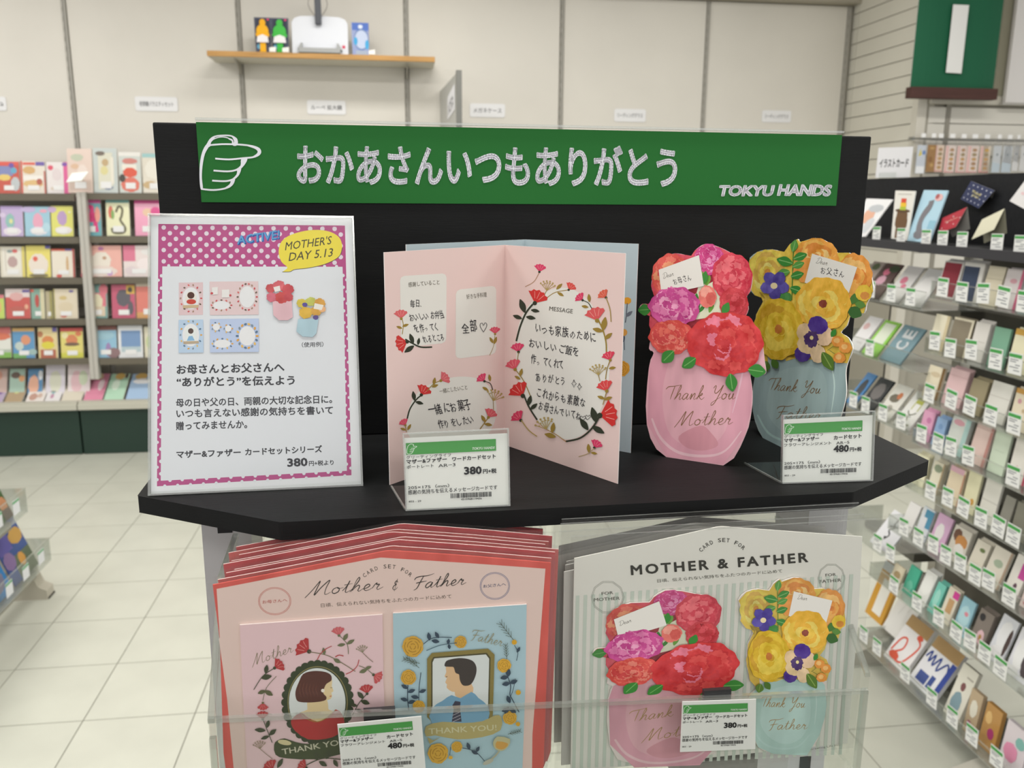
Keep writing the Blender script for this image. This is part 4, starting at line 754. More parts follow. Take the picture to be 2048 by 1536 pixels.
PK = [
 (0, 0, -45, -4, 322, 'd8d0c4', [R_(0, .85, 1, 1, 'd05040')], 'beige packet with red header cut by the edge of the view'),
 (0, 0, -3, 42, 323, 'c24036', [R_(0, .88, 1, 1, 'd8453c'), R_(.02, .55, .7, .86, '6c78b4'), E_(.3, .5, .3, .1, 'e2c05c'), E_(.75, .72, .14, .1, '4a9cc4'), E_(.8, .3, .2, .22, 'b4bcc4'), E_(.65, .88, .12, .08, '5a3c9c')], 'red packet with a blue picture'),
 (0, 0, 43, 94, 322, 'e6ddd0', [R_(.0, .0, .08, 1, 'c8483c'), R_(.94, 0, 1, .7, 'b03a34'), R_(.1, .88, .6, .96, 'd84c40'), E_(.35, .72, .25, .12, 'd0a060'), R_(.1, .4, .9, .55, 'f0ece6'), E_(.5, .3, .4, .12, 'd8b070'), E_(.75, .36, .12, .1, 'a84838'), R_(.62, .86, .98, .98, '5a46a0')], 'white packet with red edges and tan motifs'),
 (0, 0, 95, 142, 324, 'e8e2e4', [E_(.18, .82, .12, .08, 'd8405c'), R_(.74, 0, 1, 1, 'd8488c'), E_(.45, .6, .2, .2, 'dcd0d4'), E_(.8, .93, .12, .06, '6a3ca0'), E_(.35, .15, .2, .06, 'd0c0b0')], 'white packet with magenta side strip'),
 (0, 1, 137, 188, 297, 'e2c8bc', [E_(.4, .8, .25, .08, 'b8c0a8'), E_(.3, .6, .16, .06, 'd8b090'), E_(.6, .5, .2, .14, 'e8d8d0'), R_(.06, .06, .94, .3, 'c8b0a4')], 'pale peach clear-wrapped packet standing tallest'),
 (0, 1, 189, 238, 296, 'b9c6c6', [R_(.2, .08, .8, .9, 'd8d8c4'), E_(.3, .88, .2, .05, '5c5048'), E_(.5, .68, .14, .08, 'b89a6c'), E_(.45, .5, .16, .1, 'd8d08c'), R_(.72, .2, .85, .8, 'e8e4d4'), E_(.6, .12, .2, .05, '5a6c90')], 'grey-blue framed packet with a tall pale tag'),
 (0, 1, 240, 285, 304, 'c2ccc8', [R_(0, .9, 1, 1, 'e8e8e4'), E_(.5, .78, .35, .07, 'c87068'), R_(.14, .56, .8, .7, 'ece6da'), E_(.5, .5, .32, .12, 'd8402c'), E_(.5, .2, .42, .18, 'd86050'), E_(.14, .36, .14, .1, '2a2624')], 'grey packet with red striped bag motif'),
 (0, 1, 287, 335, 307, 'd8d2c2', [R_(0, .9, .6, 1, '8cc0c4'), E_(.5, .6, .4, .25, 'e6e2d6'), E_(.3, .2, .3, .1, 'c0a070')], 'beige packet next to the display board'),
 (1, 0, -50, 1, 411, 'd6d890', [E_(.5, .4, .3, .2, 'e8e8c8')], 'pale lime packet cut by the edge of the view'),
 (1, 0, 3, 49, 412, 'b9a6d6', [R_(0, .9, 1, 1, 'a890cc'), E_(.42, .5, .2, .25, '7cb4b0'), E_(.46, .5, .08, .08, 'd8dc90'), E_(.1, .7, .14, .08, 'd0c0e4'), E_(.5, .16, .4, .14, 'e4dcec')], 'lilac packet with a mint figure'),
 (1, 0, 51, 103, 413, '90c4de', [E_(.15, .9, .3, .1, 'b8a8dc'), E_(.52, .5, .2, .28, 'e49ab8'), E_(.75, .85, .15, .06, 'e898b4'), E_(.55, .18, .35, .14, 'e0e4f0'), E_(.85, .3, .16, .16, 'a8d4e6')], 'sky blue packet with a pink figure'),
 (1, 0, 104, 149, 412, 'dcdc62', [E_(.5, .6, .22, .24, 'b08cc4'), E_(.05, .88, .2, .1, 'c0a0d0'), E_(.55, .2, .38, .13, 'e8e4e8'), E_(.85, .8, .06, .03, 'e8e8d0')], 'yellow packet with a violet figure'),
 (1, 1, 158, 205, 394, '4fa0b0', [R_(0, .84, 1, 1, 'd8489c'), ('l', [(.3, .7), (.6, .75), (.55, .5), (.3, .5), (.6, .4), (.8, .6), (.75, .3), (.8, .1)], .022, 'd84c84'), E_(.85, .55, .12, .2, 'e88c80')], 'teal packet with magenta header and ribbon'),
 (1, 1, 214, 262, 393, 'e6e6b8', [R_(0, .84, 1, 1, '6cb0ac'), E_(.2, .6, .1, .16, 'd05848'), E_(.28, .54, .07, .12, '6ca04c'), ('l', [(.42, .6), (.55, .75), (.7, .68), (.66, .5), (.6, .4), (.8, .2), (.7, .08), (.3, .08), (.22, .2)], .012, '6e6a58')], 'pale yellow packet with teal header and looped cord'),
 (1, 1, 271, 325, 393, 'e88cb4', [R_(0, .82, 1, 1, 'd8408c'), E_(.5, .6, .2, .1, 'e8c0a0'), E_(.8, .6, .2, .14, 'd83c84')], 'pink packet with deep magenta header'),
 (2, 0, -50, -1, 494, 'c8c0b0', [R_(.8, 0, 1, 1, 'a89888')], 'grey-beige notebook cut by the edge of the view'),
 (2, 0, 2, 53, 493, 'ddd6c4', [R_(.88, 0, 1, 1, 'd8c85c'), R_(.1, .04, .85, .94, 'e6e2d8'), E_(.5, .5, .2, .18, 'b09090'), E_(.6, .85, .12, .06, 'd05050'), E_(.4, .84, .12, .05, '7c9090'), R_(.2, .2, .24, .9, 'c4bcb0')], 'cream notebook with small stamps'),
 (2, 0, 54, 104, 491, 'e6d85c', [E_(.5, .4, .4, .34, 'e8ddd0'), E_(.38, .58, .1, .08, 'd84c3c'), E_(.5, .06, .4, .06, '6a6040'), R_(.8, .9, 1, 1, '4a4494')], 'yellow packet with a round cream face-less badge'),
 (2, 0, 105, 152, 498, 'e8e0d0', [R_(0, .93, 1, 1, 'd04838'), R_(.92, 0, 1, 1, 'a83430'), E_(.3, .05, .12, .06, 'd04840'), E_(.68, .45, .06, .3, 'c8a070'), R_(.6, .94, .9, 1, '4a4494')], 'cream notebook with a red spine'),
 (2, 1, 163, 246, 491, 'eda79c', [E_(.5, .5, .24, .3, 'e8e0d4'), E_(.5, .18, .38, .18, 'e4d4cc'), E_(.5, .9, .07, .06, 'b0609c'), E_(.58, .6, .05, .05, 'b08060'), E_(.7, .12, .07, .09, 'c088d0'), E_(.1, .05, .12, .1, 'a84450')], 'wide salmon pink set with a pale castle shape'),
 (2, 1, 248, 310, 491, 'e9dada', [R_(.0, .5, .4, 1, 'd86488'), E_(.25, .2, .2, .14, 'd8c8d0'), E_(.7, .4, .25, .2, 'f0e4e6'), E_(.8, .8, .2, .1, 'e4e4e4')], 'white and rose packet next to the sign holder'),
 (3, 0, -40, 11, 590, 'b8d44c', [E_(.7, .5, .2, .3, 'd8b060'), R_(0, .85, 1, 1, 'd06070')], 'lime green packet cut by the edge of the view'),
 (3, 0, 13, 63, 578, 'c03a34', [R_(0, .72, 1, 1, 'e0d0d0'), E_(.45, .74, .28, .14, 'd8a0a0'), E_(.5, .3, .36, .12, 'b04840'), E_(.85, .4, .08, .08, 'e0a080'), R_(.7, .88, 1, .97, '5a4a9c')], 'red packet with a white top'),
 (3, 0, 64, 92, 578, '6f9c8c', [E_(.45, .6, .16, .22, 'b03430'), R_(.7, 0, 1, 1, 'cfc8a0'), E_(.1, .94, .14, .05, 'd84838')], 'narrow green packet with a red shape'),
 (3, 0, 93, 108, 582, 'a89c78', [R_(.6, 0, 1, 1, '8a8440')], 'thin khaki notebook turned edge-on'),
 (3, 0, 109, 158, 578, 'ddd0b4', [E_(.4, .7, .16, .07, 'c8b070'), E_(.5, .4, .3, .16, 'd4c4a4'), E_(.4, .1, .14, .06, 'c84838'), E_(.75, .92, .1, .04, '5a4a9c'), R_(.0, 0, .05, 1, 'a8a050')], 'tan notebook with faint gold print'),
 (3, 1, 173, 217, 569, '5f9490', [R_(.12, .35, .95, .75, 'd86478'), E_(.5, .5, .3, .22, 'e6dfbc'), R_(.2, .06, .9, .35, 'd8c4a8'), E_(.85, .85, .2, .16, 'd86478')], 'teal packet with a cream circle'),
 (3, 1, 225, 273, 569, 'b83a5c', [E_(.5, .6, .3, .25, '44424e'), E_(.8, .3, .12, .2, '44424e'), R_(.64, .72, 1, .98, 'd0a23c'), E_(.8, .84, .1, .08, '33302c')], 'crimson packet with a dark figure and yellow patch'),
 (3, 1, 274, 325, 561, 'd86458', [R_(0, .84, 1, 1, 'e4d8c4'), R_(0, 0, 1, .16, 'd09050')], 'coral packet with a cream top'),
 (4, 0, -35, 25, 655, 'dfe2da', [R_(0, .78, 1, 1, 'c85a58'), E_(.6, .7, .4, .12, 'd05c40'), R_(0, 0, 1, .18, '6cac40'), R_(0, .18, 1, .28, 'a8b8a8')], 'white red and green packet cut by the edge of the view'),
 (4, 0, 27, 72, 656, '3c82bc', [R_(0, .88, 1, 1, 'c89c58'), E_(.6, .6, .22, .16, 'd8845c'), E_(.3, .4, .2, .14, 'b8ccc8'), R_(0, 0, .6, .16, '5aa050'), E_(.9, .2, .2, .1, '8cb0b0')], 'blue packet with an orange disc'),
 (4, 0, 78, 118, 655, 'dcc888', [E_(.5, .58, .3, .14, 'd07438'), E_(.5, .42, .34, .12, 'd8cc2c'), R_(.1, .0, .9, .28, 'a85038'), E_(.12, .78, .14, .1, 'a86038'), R_(.75, .85, .98, 1, '4c4490')], 'tan packet with orange yellow and red bands'),
 (4, 0, 123, 169, 656, 'dcd060', [R_(0, .88, 1, 1, 'b83434'), E_(.5, .6, .26, .18, 'd07040'), E_(.5, .46, .34, .06, '5c4030'), R_(0, 0, 1, .18, 'c8c838'), E_(.8, .8, .14, .08, 'd86a40'), E_(.2, .75, .14, .1, 'e4dca0')], 'yellow packet with red header and orange disc'),
 (4, 1, 190, 236, 652, '7ab4d8', [R_(-.02, .86, 1.02, 1, '6a3a34'), E_(.5, .7, .4, .14, '8cbcd4'), E_(.62, .25, .12, .22, '8c70b0'), E_(.85, .15, .3, .16, '7a5a60')], 'aqua blue packet with brown header'),
 (4, 1, 238, 288, 651, 'e2e6ec', [R_(.12, .18, .92, .84, '5f86bc'), R_(.12, .18, .92, .34, 'a8c0cc')], 'white-framed packet with a deep blue sky picture'),
 (4, 1, 290, 325, 653, 'd8d4b8', [E_(.3, .5, .2, .2, 'b8c888')], 'cream and green packet next to the sign holder'),
]
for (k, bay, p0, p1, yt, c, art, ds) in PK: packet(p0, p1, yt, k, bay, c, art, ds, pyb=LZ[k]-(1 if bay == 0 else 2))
# base tray, steeply leaning packets in two ranks
zb_ = zlip1-.013
BK = [(-40, 3, 762, 4.99, 'b09cc0', [E_(.7, .6, .2, .2, '6a4890')], 'violet and white pouch cut by the edge of the view', 1.0), (6, 42, 763, 4.99, 'a98e6c', [E_(.5, .6, .2, .16, 'c4cc80'), R_(0, .9, 1, 1, '9a8878')], 'brown kraft pouch with a green dot', 1.0),
 (48, 86, 764, 4.99, 'ebe4e0', [E_(.35, .3, .22, .16, 'b88878'), E_(.7, .35, .14, .1, 'c8a898'), E_(.5, .8, .3, .14, 'e4d0c0')], 'white pouch with brown smudged print', 1.0), (87, 118, 762, 4.99, 'e9e7ea', [E_(.4, .5, .12, .14, '7cb0b8'), E_(.4, .3, .12, .1, 'b880a0')], 'white pouch with a teal mark', 1.0),
 (120, 162, 760, 4.99, 'ddd5c2', [E_(.4, .6, .2, .1, 'cfc8a8'), E_(.75, .8, .08, .06, 'b07860')], 'beige pouch', 1.0), (165, 204, 748, 4.99, 'e27ca0', [E_(.4, .9, .3, .12, 'e4c090'), E_(.7, .6, .16, .2, 'f0d4dc'), E_(.2, .9, .1, .08, '4a3a34')], 'rose pink dress-shaped card', 1.0),
 (206, 246, 748, 4.99, 'aee0c0', [E_(.5, .9, .26, .12, 'dcae50'), E_(.4, .6, .2, .2, 'd8f0dc'), E_(.85, .92, .08, .1, '4a3a34')], 'mint green dress-shaped card', 1.0), (250, 300, 748, 4.99, '9cc0ec', [E_(.4, .9, .26, .12, 'd8a850'), E_(.5, .72, .4, .1, 'f2f4f8')], 'pale blue dress-shaped card', 1.0),
 (-20, 12, 738, 5.05, 'c8a8a0', [E_(.4, .8, .3, .14, 'd08c78')], 'dusky pouch in the back rank at the edge of the view', .35), (16, 48, 738, 5.05, '9cc0b0', [E_(.4, .8, .3, .1, '5a4840'), E_(.8, .7, .2, .1, 'd8945c')], 'mint pouch in the back rank', .35), (53, 84, 738, 5.05, '3f7fb8', [E_(.4, .5, .35, .3, 'e8a88c'), E_(.85, .8, .15, .15, 'e4ecf4')], 'bright blue pouch in the back rank', .35),
 (90, 130, 727, 5.05, 'dcd8e8', [E_(.5, .5, .3, .3, 'd8dcc8'), E_(.4, .2, .2, .06, '6a6058')], 'pale lilac wrapped pouch standing up in the back rank', .3), (134, 180, 727, 5.05, 'e8dce0', [E_(.4, .5, .25, .3, 'e4b8c4'), E_(.7, .6, .2, .2, 'c8d8b8')], 'white and rose wrapped pouch standing up in the back rank', .3)]
for (p0, p1, yt, Y, c, art, ds, ln) in BK: packet(p0, p1, yt, 5, 0, c, art, ds, lean=ln, Y=Y, pyb=802 if Y < 5 else 790, sticker=False, z=zb_)
F = Fr(fa(137, 364, 5.0), (1, 0, .12), (.3, .5, .45)); prism(MB(), M('eef2ee', 'gloss'), [(0, 0), (.09, 0), (.12, .055), (.02, .055)], 0, .001, F)
mb = MB(); q = [fa(132, 364, 5.02), fa(163, 361, 5.02), fa(177, 343, 5.05), fa(144, 346, 5.05)]; q2 = [v+V((0, .002, -.002)) for v in q]; mb.add(q+q2, [(0, 1, 2, 3), (7, 6, 5, 4), (0, 4, 5, 1), (1, 5, 6, 2), (2, 6, 7, 3), (3, 7, 4, 0)], M('f2f6f2', 'gloss'))
tube(mb, M('c8c8c4'), [((q[0]+q[2])/2+V((0, .002, -.001)), ) [0], (q[0]+q[2])/2+V((.0, .1, -.02))], .002)
tag(mb.build('shelf_talker'), 'white shelf card jutting out between the two bays of the far rack', 'sign')

# ------------------------------------------------------------ postcard stand at the left edge
XQ = -1.30
FL = Fr((XQ, 0, 0), (0, 1, 0), (0, 0, 1), (1, 0, 0))    # a = away from the viewer, b = up, c = out into the aisle
def lk(px, py, X=XQ): p = hit(px, py, (X, 0, 0), (1, 0, 0)); return p.y, p.z
ps = thing('postcard_stand', 'grey postcard stand with clear trays at the edge of the view', 'rack', (XQ-.2, 3.0, 0))
a_f = lk(100, 1170)[0]
prism(MB(), M('b3aea0', 'satin'), [(-.4, 0), (.0, 0), (-.002, .035), (-.03, .05), (-.09, .22), (-.4, .3)], a_f-.03, a_f+.03, Fr((XQ-.0, 0, 0), (1, 0, 0), (0, 0, 1), (0, 1, 0))).build('foot', ps, bevel=.003)
prism(MB(), M('3a3833'), [(-.03, 0), (.002, 0), (.002, .006), (-.03, .006)], a_f-.025, a_f+.032, Fr((XQ, 0, 0), (1, 0, 0), (0, 0, 1), (0, 1, 0))).build('foot_pad', ps)
a_u = a_f-.02
prism(MB(), M('8f8a7c', 'satin'), [(-.02-.1, .2), (-.26, 1.0), (-.33, 1.0), (-.4, .2)], a_u-.012, a_u+.02, Fr((XQ, 0, 0), (1, 0, 0), (0, 0, 1), (0, 1, 0))).build('side_upright', ps)
for (pxy, ds, cards) in (((103, 1118), 'lower', [(2.76, .2, '2c7ab8', [R_(0, .8, 1, 1, '3c3c9c'), E_(.6, .3, .3, .2, '5c5878'), E_(.2, .15, .2, .12, '6c8c98')], 'bright blue postcard'), (2.99, .2, '38508c', [R_(.0, .55, .5, 1, '3a3490'), E_(.75, .7, .25, .14, 'b8842c'), R_(.3, .0, 1, .42, '3c4c34'), E_(.6, .3, .12, .12, 'c88428'), E_(.2, .4, .2, .16, '6a4c88')], 'purple and ochre postcard')]),
                     ((56, 1022), 'upper', [(2.6, .2, '6a9a48', [E_(.5, .5, .3, .2, '3c5c34')], 'pale green postcard'), (2.86, .18, '3c5a2c', [R_(0, .6, 1, 1, '5c8038'), E_(.85, .3, .14, .14, 'b87040'), R_(.7, .0, 1, .2, '4a3c34'), E_(.3, .2, .2, .1, '7a9a7c')], 'dark green postcard'), ])):
    a1, h = lk(*pxy); t = thing('acrylic_tray', 'clear tray of the postcard stand, %s one' % ds, 'tray', FL.p(a1-.5, h, -.1), 'clear trays of the postcard stand')
    box(MB(), EDG, (a1-1.0, a1), (h-.003, h), (-.1, 0), FL).build('tray_floor', t); box(MB(), CLR, (a1-1.0, a1), (h, h+.085), (-.0015, 0), FL).build('front_lip', t)
    box(MB(), EDG, (a1-1.0, a1), (h+.084, h+.087), (-.003, .0005), FL).build('lip_edge', t); box(MB(), EDG, (a1-.003, a1), (h, h+.085), (-.1, 0), FL).build('side_pane', t)
    box(MB(), M('8a877b', 'satin'), (a1-1.0, a1-.09), (h-.03, h-.004), (-.12, -.02), FL).build('support_bar', t)
    for (ac, ht, c, art, lb) in cards:
        ac = a1-(.12 if ac > 2.8 else .33)-.11; x = V((0, 1, 0)); F = Fr(FL.p(ac, h+.002, -.03), x, V((-math.sin(.35), 0, math.cos(.35)))); wd = .19
        tt = thing('postcard', '%s in the %s tray of the postcard stand' % (lb, ds), 'card', F.p(wd/2, 0), 'postcards of the postcard stand'); sheet(F, rect(wd, ht), .004, M(c, 'gloss'), tt, 'body'); art_items(F, wd, ht, art, .0004, tt)
    for j, px in enumerate((84, 40, 3) if ds == 'lower' else (37, 6)):
        aa = lk(px, 1100 if ds == 'lower' else 1000)[0] if 0 else a1-.06-j*.13-.05
        F = Fr(FL.p(aa, h+.022, .0005), (0, 1, 0), (0, 0, 1), (1, 0, 0)); mb = MB(); box(mb, M('dcdee2'), (0, .05), (0, .05), (0, .0008), F); box(mb, M('6ca878'), (0, .05), (.04, .048), (.0008, .001), F)
        tag(mb.build('price_tag'), 'white price tag on the %s tray of the postcard stand, %s from its far end' % (ds, ['first', 'second', 'third'][j]), 'price tag', 'price tags on the postcard stand')
# ------------------------------------------------------------ the black display stand
def sp(px, py, n): p = hit(px, py, SF.p(0, n, 0), SN); d = p-EYE; return d.dot(SU), d.z      # on a plane parallel to the board
def sh(px, py): d = hit(px, py, (0, 0, 1.45+H), (0, 0, 1))-EYE; return d.dot(SU), d.dot(SN)  # on the shelf top
NB = .682
bl, br, bt = sp(304, 242, NB)[0], sp(1744, 270, NB)[0], sp(1000, 258, NB)[1]
st = thing('display_stand', 'black island display stand with upright board and angular shelf', 'stand', SF.p(.128, .6, -1.45))
BLK = M('0f1011', 'black')
box(MB(), BLK, (bl, br), (NB, NB+.018), (H, bt), SF).build('backboard', st, bevel=.0012)
SHP = [(-.154, .556), (-.058, .495), (.3135, .495), (.409, .552), (.413, .80), (.317, .86), (-.06, .86), (-.156, .80)]
SHF = Fr(EYE, SU, SN, SZ)
prism(MB(), BLK, SHP, H-.0115, H, SHF).build('shelf', st, bevel=.0012)
PST = M('c2c3c5', 'satin'); DK = M('2a2a2c')
for u in (-.108, .36):
    mb = MB(); box(mb, PST, (u-.017, u+.017), (.60, .655), (-1.43, H-.0115), SF)
    for k in range(22): box(mb, DK, (u-.006, u+.004), (.5993, .601), (H-.03-k*.05-.016, H-.03-k*.05), SF)
    mb.build('slotted_post', st)
box(MB(), PST, (-.125, .377), (.66, .675), (-.75, -.70), SF).build('cross_rail', st); box(MB(), PST, (-.125, .377), (.66, .675), (-1.3, -1.25), SF).build('cross_rail', st)
for u in (-.108, .36): box(MB(), PST, (u-.02, u+.02), (.46, .86), (-1.45, -1.42), SF).build('base_foot', st, bevel=.003)
for u, z in ((.117, -.212),): tube(MB(), M('c9c8c2', 'metal'), [SF.p(u, .56, z), SF.p(u, .60, z)], .005, 8).build('chrome_pin', st)
# card bin of clear acrylic, hooked to the posts
BLc, BRc = sp(416, 1438, .44), sp(1740, 1345, .447)
zt_ = (BLc[1]+BRc[1])/2; ul, ur = BLc[0], BRc[0]
A0, B0 = SF.p(ul, .44, BLc[1]), SF.p(ur, .447, BRc[1])
FBn = Fr(SF.p(ul, .44, -.355), B0-A0, SZ); WB = (B0-A0).length; HB = .355+BLc[1]; HB2 = .355+BRc[1]
bn = thing('card_bin', 'clear acrylic card bin with low front hooked under the black shelf', 'bin', FBn.p(WB/2, 0, -.08))
mb = MB(); prism(mb, CLR, [(0, 0), (WB, 0), (WB, HB2), (0, HB)], -.0025, 0, FBn); mb.build('front_panel', bn)
mb = MB(); prism(mb, EDG, [(0, HB-.0025), (WB, HB2-.0025), (WB, HB2), (0, HB)], -.0026, .0004, FBn); mb.build('top_edge', bn)
box(MB(), CLR, (0, WB), (-.003, 0), (-.13, 0), FBn).build('bin_floor', bn)
for u in (0, WB-.003): 
    prism(MB(), CLR, [(0, 0), (-.13, 0), (-.13, .13), (-.06, .13), (0, HB)], 0, .003, Fr(FBn.p(u, 0, 0), FBn.z, FBn.y, FBn.x)).build('side_panel', bn)
    prism(MB(), EDG, [(0, HB-.0), (0, HB-.003), (-.06, .127), (-.13, .127), (-.13, .13), (-.06, .13)], -.0003, .0033, Fr(FBn.p(u, 0, 0), FBn.z, FBn.y, FBn.x)).build('side_edge', bn)
    box(MB(), EDG, (u-.0003, u+.0033), (0, HB2), (-.003, .0004), FBn).build('corner_edge', bn)
box(MB(), EDG, (0, WB), (-.0032, .0005), (-.002, .0005), FBn).build('bottom_edge', bn)
box(MB(), CLR, (WB*.508, WB*.508+.003), (0, .13), (-.13, -.055), FBn).build('divider', bn)
box(MB(), CLR, (0, WB), (0, .155), (-.133, -.13), FBn).build('rear_panel', bn)
box(MB(), M('8d8b88', 'satin'), (WB*.72, WB*.86), (-.02, -.0035), (-.1, -.03), FBn).build('hook_plate', bn)

# ------------------------------------------------------------ green banner on the board
NBa = NB-.0015
u0, u1 = sp(390, 246, NBa), sp(1686, 268, NBa); u2, u3 = sp(1671, 411, NBa), sp(405, 405, NBa)
bz1, bz0 = (u0[1]+u1[1])/2, (u2[1]+u3[1])/2; bu0, bu1 = (u0[0]+u3[0])/2, (u1[0]+u2[0])/2
FBA = Fr(SF.p(0, NBa, 0), SU, SZ)
bn_ = thing('header_banner', 'long green header banner with large white lettering and pointing hand on the black board', 'sign', FBA.p((bu0+bu1)/2, bz0))
box(MB(), M('1f6a2b', 'paper'), (bu0, bu1), (bz0, bz1), (-.001, 0), FBA).build('panel', bn_)
A = Art(FBA, lambda X, Y: FBA.loc(hit(X, Y, FBA.o, FBA.z)))
c1 = lambda X, Y: (X/2.926, Y/2.926)
WH = 'e6e7f0'
def ln(a, pts, w_, col=WH, **k): a.line([c1(*p) for p in pts], w_/2.926, col, **k)
ln(A, [(1212, 852), (1228, 820), (1255, 800), (1300, 793), (1350, 795), (1382, 812), (1386, 830), (1382, 848), (1364, 846), (1360, 822), (1340, 812)], 9)
A.poly([c1(*p) for p in [(1350, 792), (1378, 803), (1392, 825), (1388, 850), (1362, 848), (1370, 828), (1362, 808)]], WH, smooth=3)
ln(A, [(1228, 838), (1250, 815), (1290, 802), (1330, 806), (1356, 822)], 6)
A.poly([c1(*p) for p in [(1202, 858), (1222, 826), (1248, 802), (1262, 800), (1240, 825), (1232, 846), (1226, 860)]], WH, smooth=3)
ln(A, [(1222, 850), (1300, 844), (1400, 846), (1470, 854), (1512, 868), (1524, 888), (1514, 906), (1480, 920), (1420, 926), (1340, 933), (1260, 928)], 10)
A.poly([c1(*p) for p in [(1440, 852), (1500, 862), (1526, 886), (1514, 908), (1470, 922), (1500, 902), (1508, 886), (1490, 870)]], WH, smooth=3)
ln(A, [(1250, 998), (1330, 1003), (1380, 995), (1412, 972), (1430, 940), (1424, 930)], 10)
A.poly([c1(*p) for p in [(1412, 932), (1446, 926), (1440, 952), (1412, 986), (1380, 1000), (1408, 968)]], WH, smooth=3)
ln(A, [(1242, 1057), (1320, 1060), (1365, 1048), (1396, 1020), (1402, 985)], 10)
A.poly([c1(*p) for p in [(1390, 990), (1412, 985), (1402, 1018), (1376, 1046), (1350, 1056), (1384, 1022)]], WH, smooth=3)
ln(A, [(1180, 1106), (1250, 1112), (1320, 1102), (1352, 1082), (1368, 1050)], 10)
A.poly([c1(*p) for p in [(1354, 1052), (1376, 1046), (1366, 1078), (1340, 1100), (1310, 1104), (1344, 1078)]], WH, smooth=3)
A.poly([c1(*p) for p in [(1204, 850), (1226, 852), (1200, 900), (1186, 970), (1182, 1040), (1188, 1104), (1174, 1104), (1168, 1040), (1170, 960), (1182, 895)]], WH, smooth=3)
A.part('hand_emblem', bn_)
A.text('おかあさんいつもありがとう', 593, 369, 1354, 374, 82, WH, .028, res=5); A.part('lettering', bn_)
vs = None
A.text('TOKYU', 1434, 393, 1545, 393, 23, WH, .055, .22, res=3); A.text('HANDS', 1553, 392, 1660, 393, 24, WH, .055, .22, res=3); A.part('shop_name', bn_)
# clear cover over the banner
# cov = box(MB(), CLR, (bu0+.0, bu1+.0005), (bz0-.001, bz1+.003), (.0018, .0026), FBA).build('clear_cover', bn_)
box(MB(), EDG, (bu0, bu1), (bz1+.0012, bz1+.003), (.0, .0028), FBA).build('cover_edge', bn_)

# ------------------------------------------------------------ poster in its clear stand
(ua, na), (ub, nb_) = sh(300, 991), sh(722, 969)
FP = card_frame(SF.p(ua, na, H+.001), SF.p(ub, nb_, H+.001), .26)
mpP = crop_map(FP, 280, 400, 2.518)
ps_ = thing('poster_holder', 'pink polka-dotted Mothers Day poster in a clear stand on the black shelf', 'poster', FP.p(.06, 0))
c_ = [mpP(45, 1488), mpP(1124, 1438), mpP(1076, 86), mpP(44, 72)]
wp = max(c_[1][0], c_[2][0]); hp = (c_[2][1]+c_[3][1])/2; wt0, wt1 = c_[3][0], c_[2][0]
q = [(c_[0][0], c_[0][1]), (c_[1][0], c_[1][1]), (c_[2][0], c_[2][1]), (c_[3][0], c_[3][1])]
prism(MB(), CLR, q, -.0022, -.0012, FP).build('rear_pane', ps_)
cx, cy = sum(a for a, b in q)/4, sum(b for a, b in q)/4
qi = [(cx+(a-cx)*.982, cy+(b-cy)*.988) for a, b in q]
sheet(FP, qi, .0006, M('e8e8ef'), ps_, 'poster_paper', c0=-.0009)
prism(MB(), CLR, q, .0022, .003, FP).build('front_pane', ps_)
mb = MB()
for i in range(4):
    (xa_, ya_), (xb_, yb_) = q[i], q[(i+1) % 4]
    d = V((xb_-xa_, yb_-ya_)).normalized(); nn = V((-d.y, d.x))*.0011
    prism(mb, EDG, [(xa_, ya_), (xb_, yb_), (xb_+nn.x, yb_+nn.y), (xa_+nn.x, ya_+nn.y)], -.0012, .0031, FP)
mb.build('pane_rim', ps_)
prism(MB(), CLR, [(0, 0), (.0, .0012), (-.075, .0012), (-.075, 0)], q[0][0], q[1][0], Fr(FP.p(0, 0), V((FP.x.y, -FP.x.x, 0)), SZ, FP.x)).build('foot_pane', ps_)
A = Art(FP, mpP, -.00028)
PK_, DOT = 'b8508a', 'e2d4e2'
A.poly([(92, 120), (1032, 128), (1052, 900), (1065, 1386), (85, 1442), (88, 800)], PK_)
A.poly([(112, 334), (1020, 336), (1030, 700), (1042, 1364), (104, 1414), (108, 900)], 'e0e1ea')
A.step = 0; A.z += .000004
def edge_dots(x0, y0, x1, y1, n, r):
    for i in range(n): A.ell(x0+(x1-x0)*(i+.5)/n, y0+(y1-y0)*(i+.5)/n, r, r, 'e0e1ea', n=8)
edge_dots(114, 330, 1020, 334, 15, 8); edge_dots(108, 350, 104, 1410, 17, 9); edge_dots(1022, 350, 1040, 1360, 17, 9); edge_dots(120, 1413, 1040, 1366, 15, 9)
edge_dots(92, 372, 86, 1440, 17, 8); edge_dots(1040, 372, 1062, 1380, 17, 8); edge_dots(92, 1442, 1064, 1387, 15, 8)
A.part('poster_border', ps_)
A.step = 0; A.z += .00001; row = 0; yy = 138
while yy < 325:
    xx = 119+(31 if row % 2 else 0)
    while xx < 1025:
        A.ell(xx, yy+(xx-119)*.008, 11.5, 11.5, DOT, n=12); xx += 61.5
    yy += 28.4; row += 1
A.step = .000006; A.part('polka_dots', ps_)
A.text('ACTIVE!', 492, 229, 706, 199, 46, '2f6cc0', .045, .15); A.text('ACTIVE!', 488, 224, 702, 194, 44, '66a8e0', .02, .15); A.part('lettering', ps_, 'blue slanted lettering')
A.poly([(698, 262), (712, 210), (760, 175), (850, 152), (940, 155), (1000, 185), (1018, 235), (1000, 285), (930, 322), (840, 342), (780, 348), (755, 360), (718, 362), (742, 340), (712, 310)], 'ecd84e', smooth=4)
A.line([(716, 362), (755, 361), (780, 350), (850, 342), (935, 322), (1002, 285), (1019, 240)], 3, '5c5450')
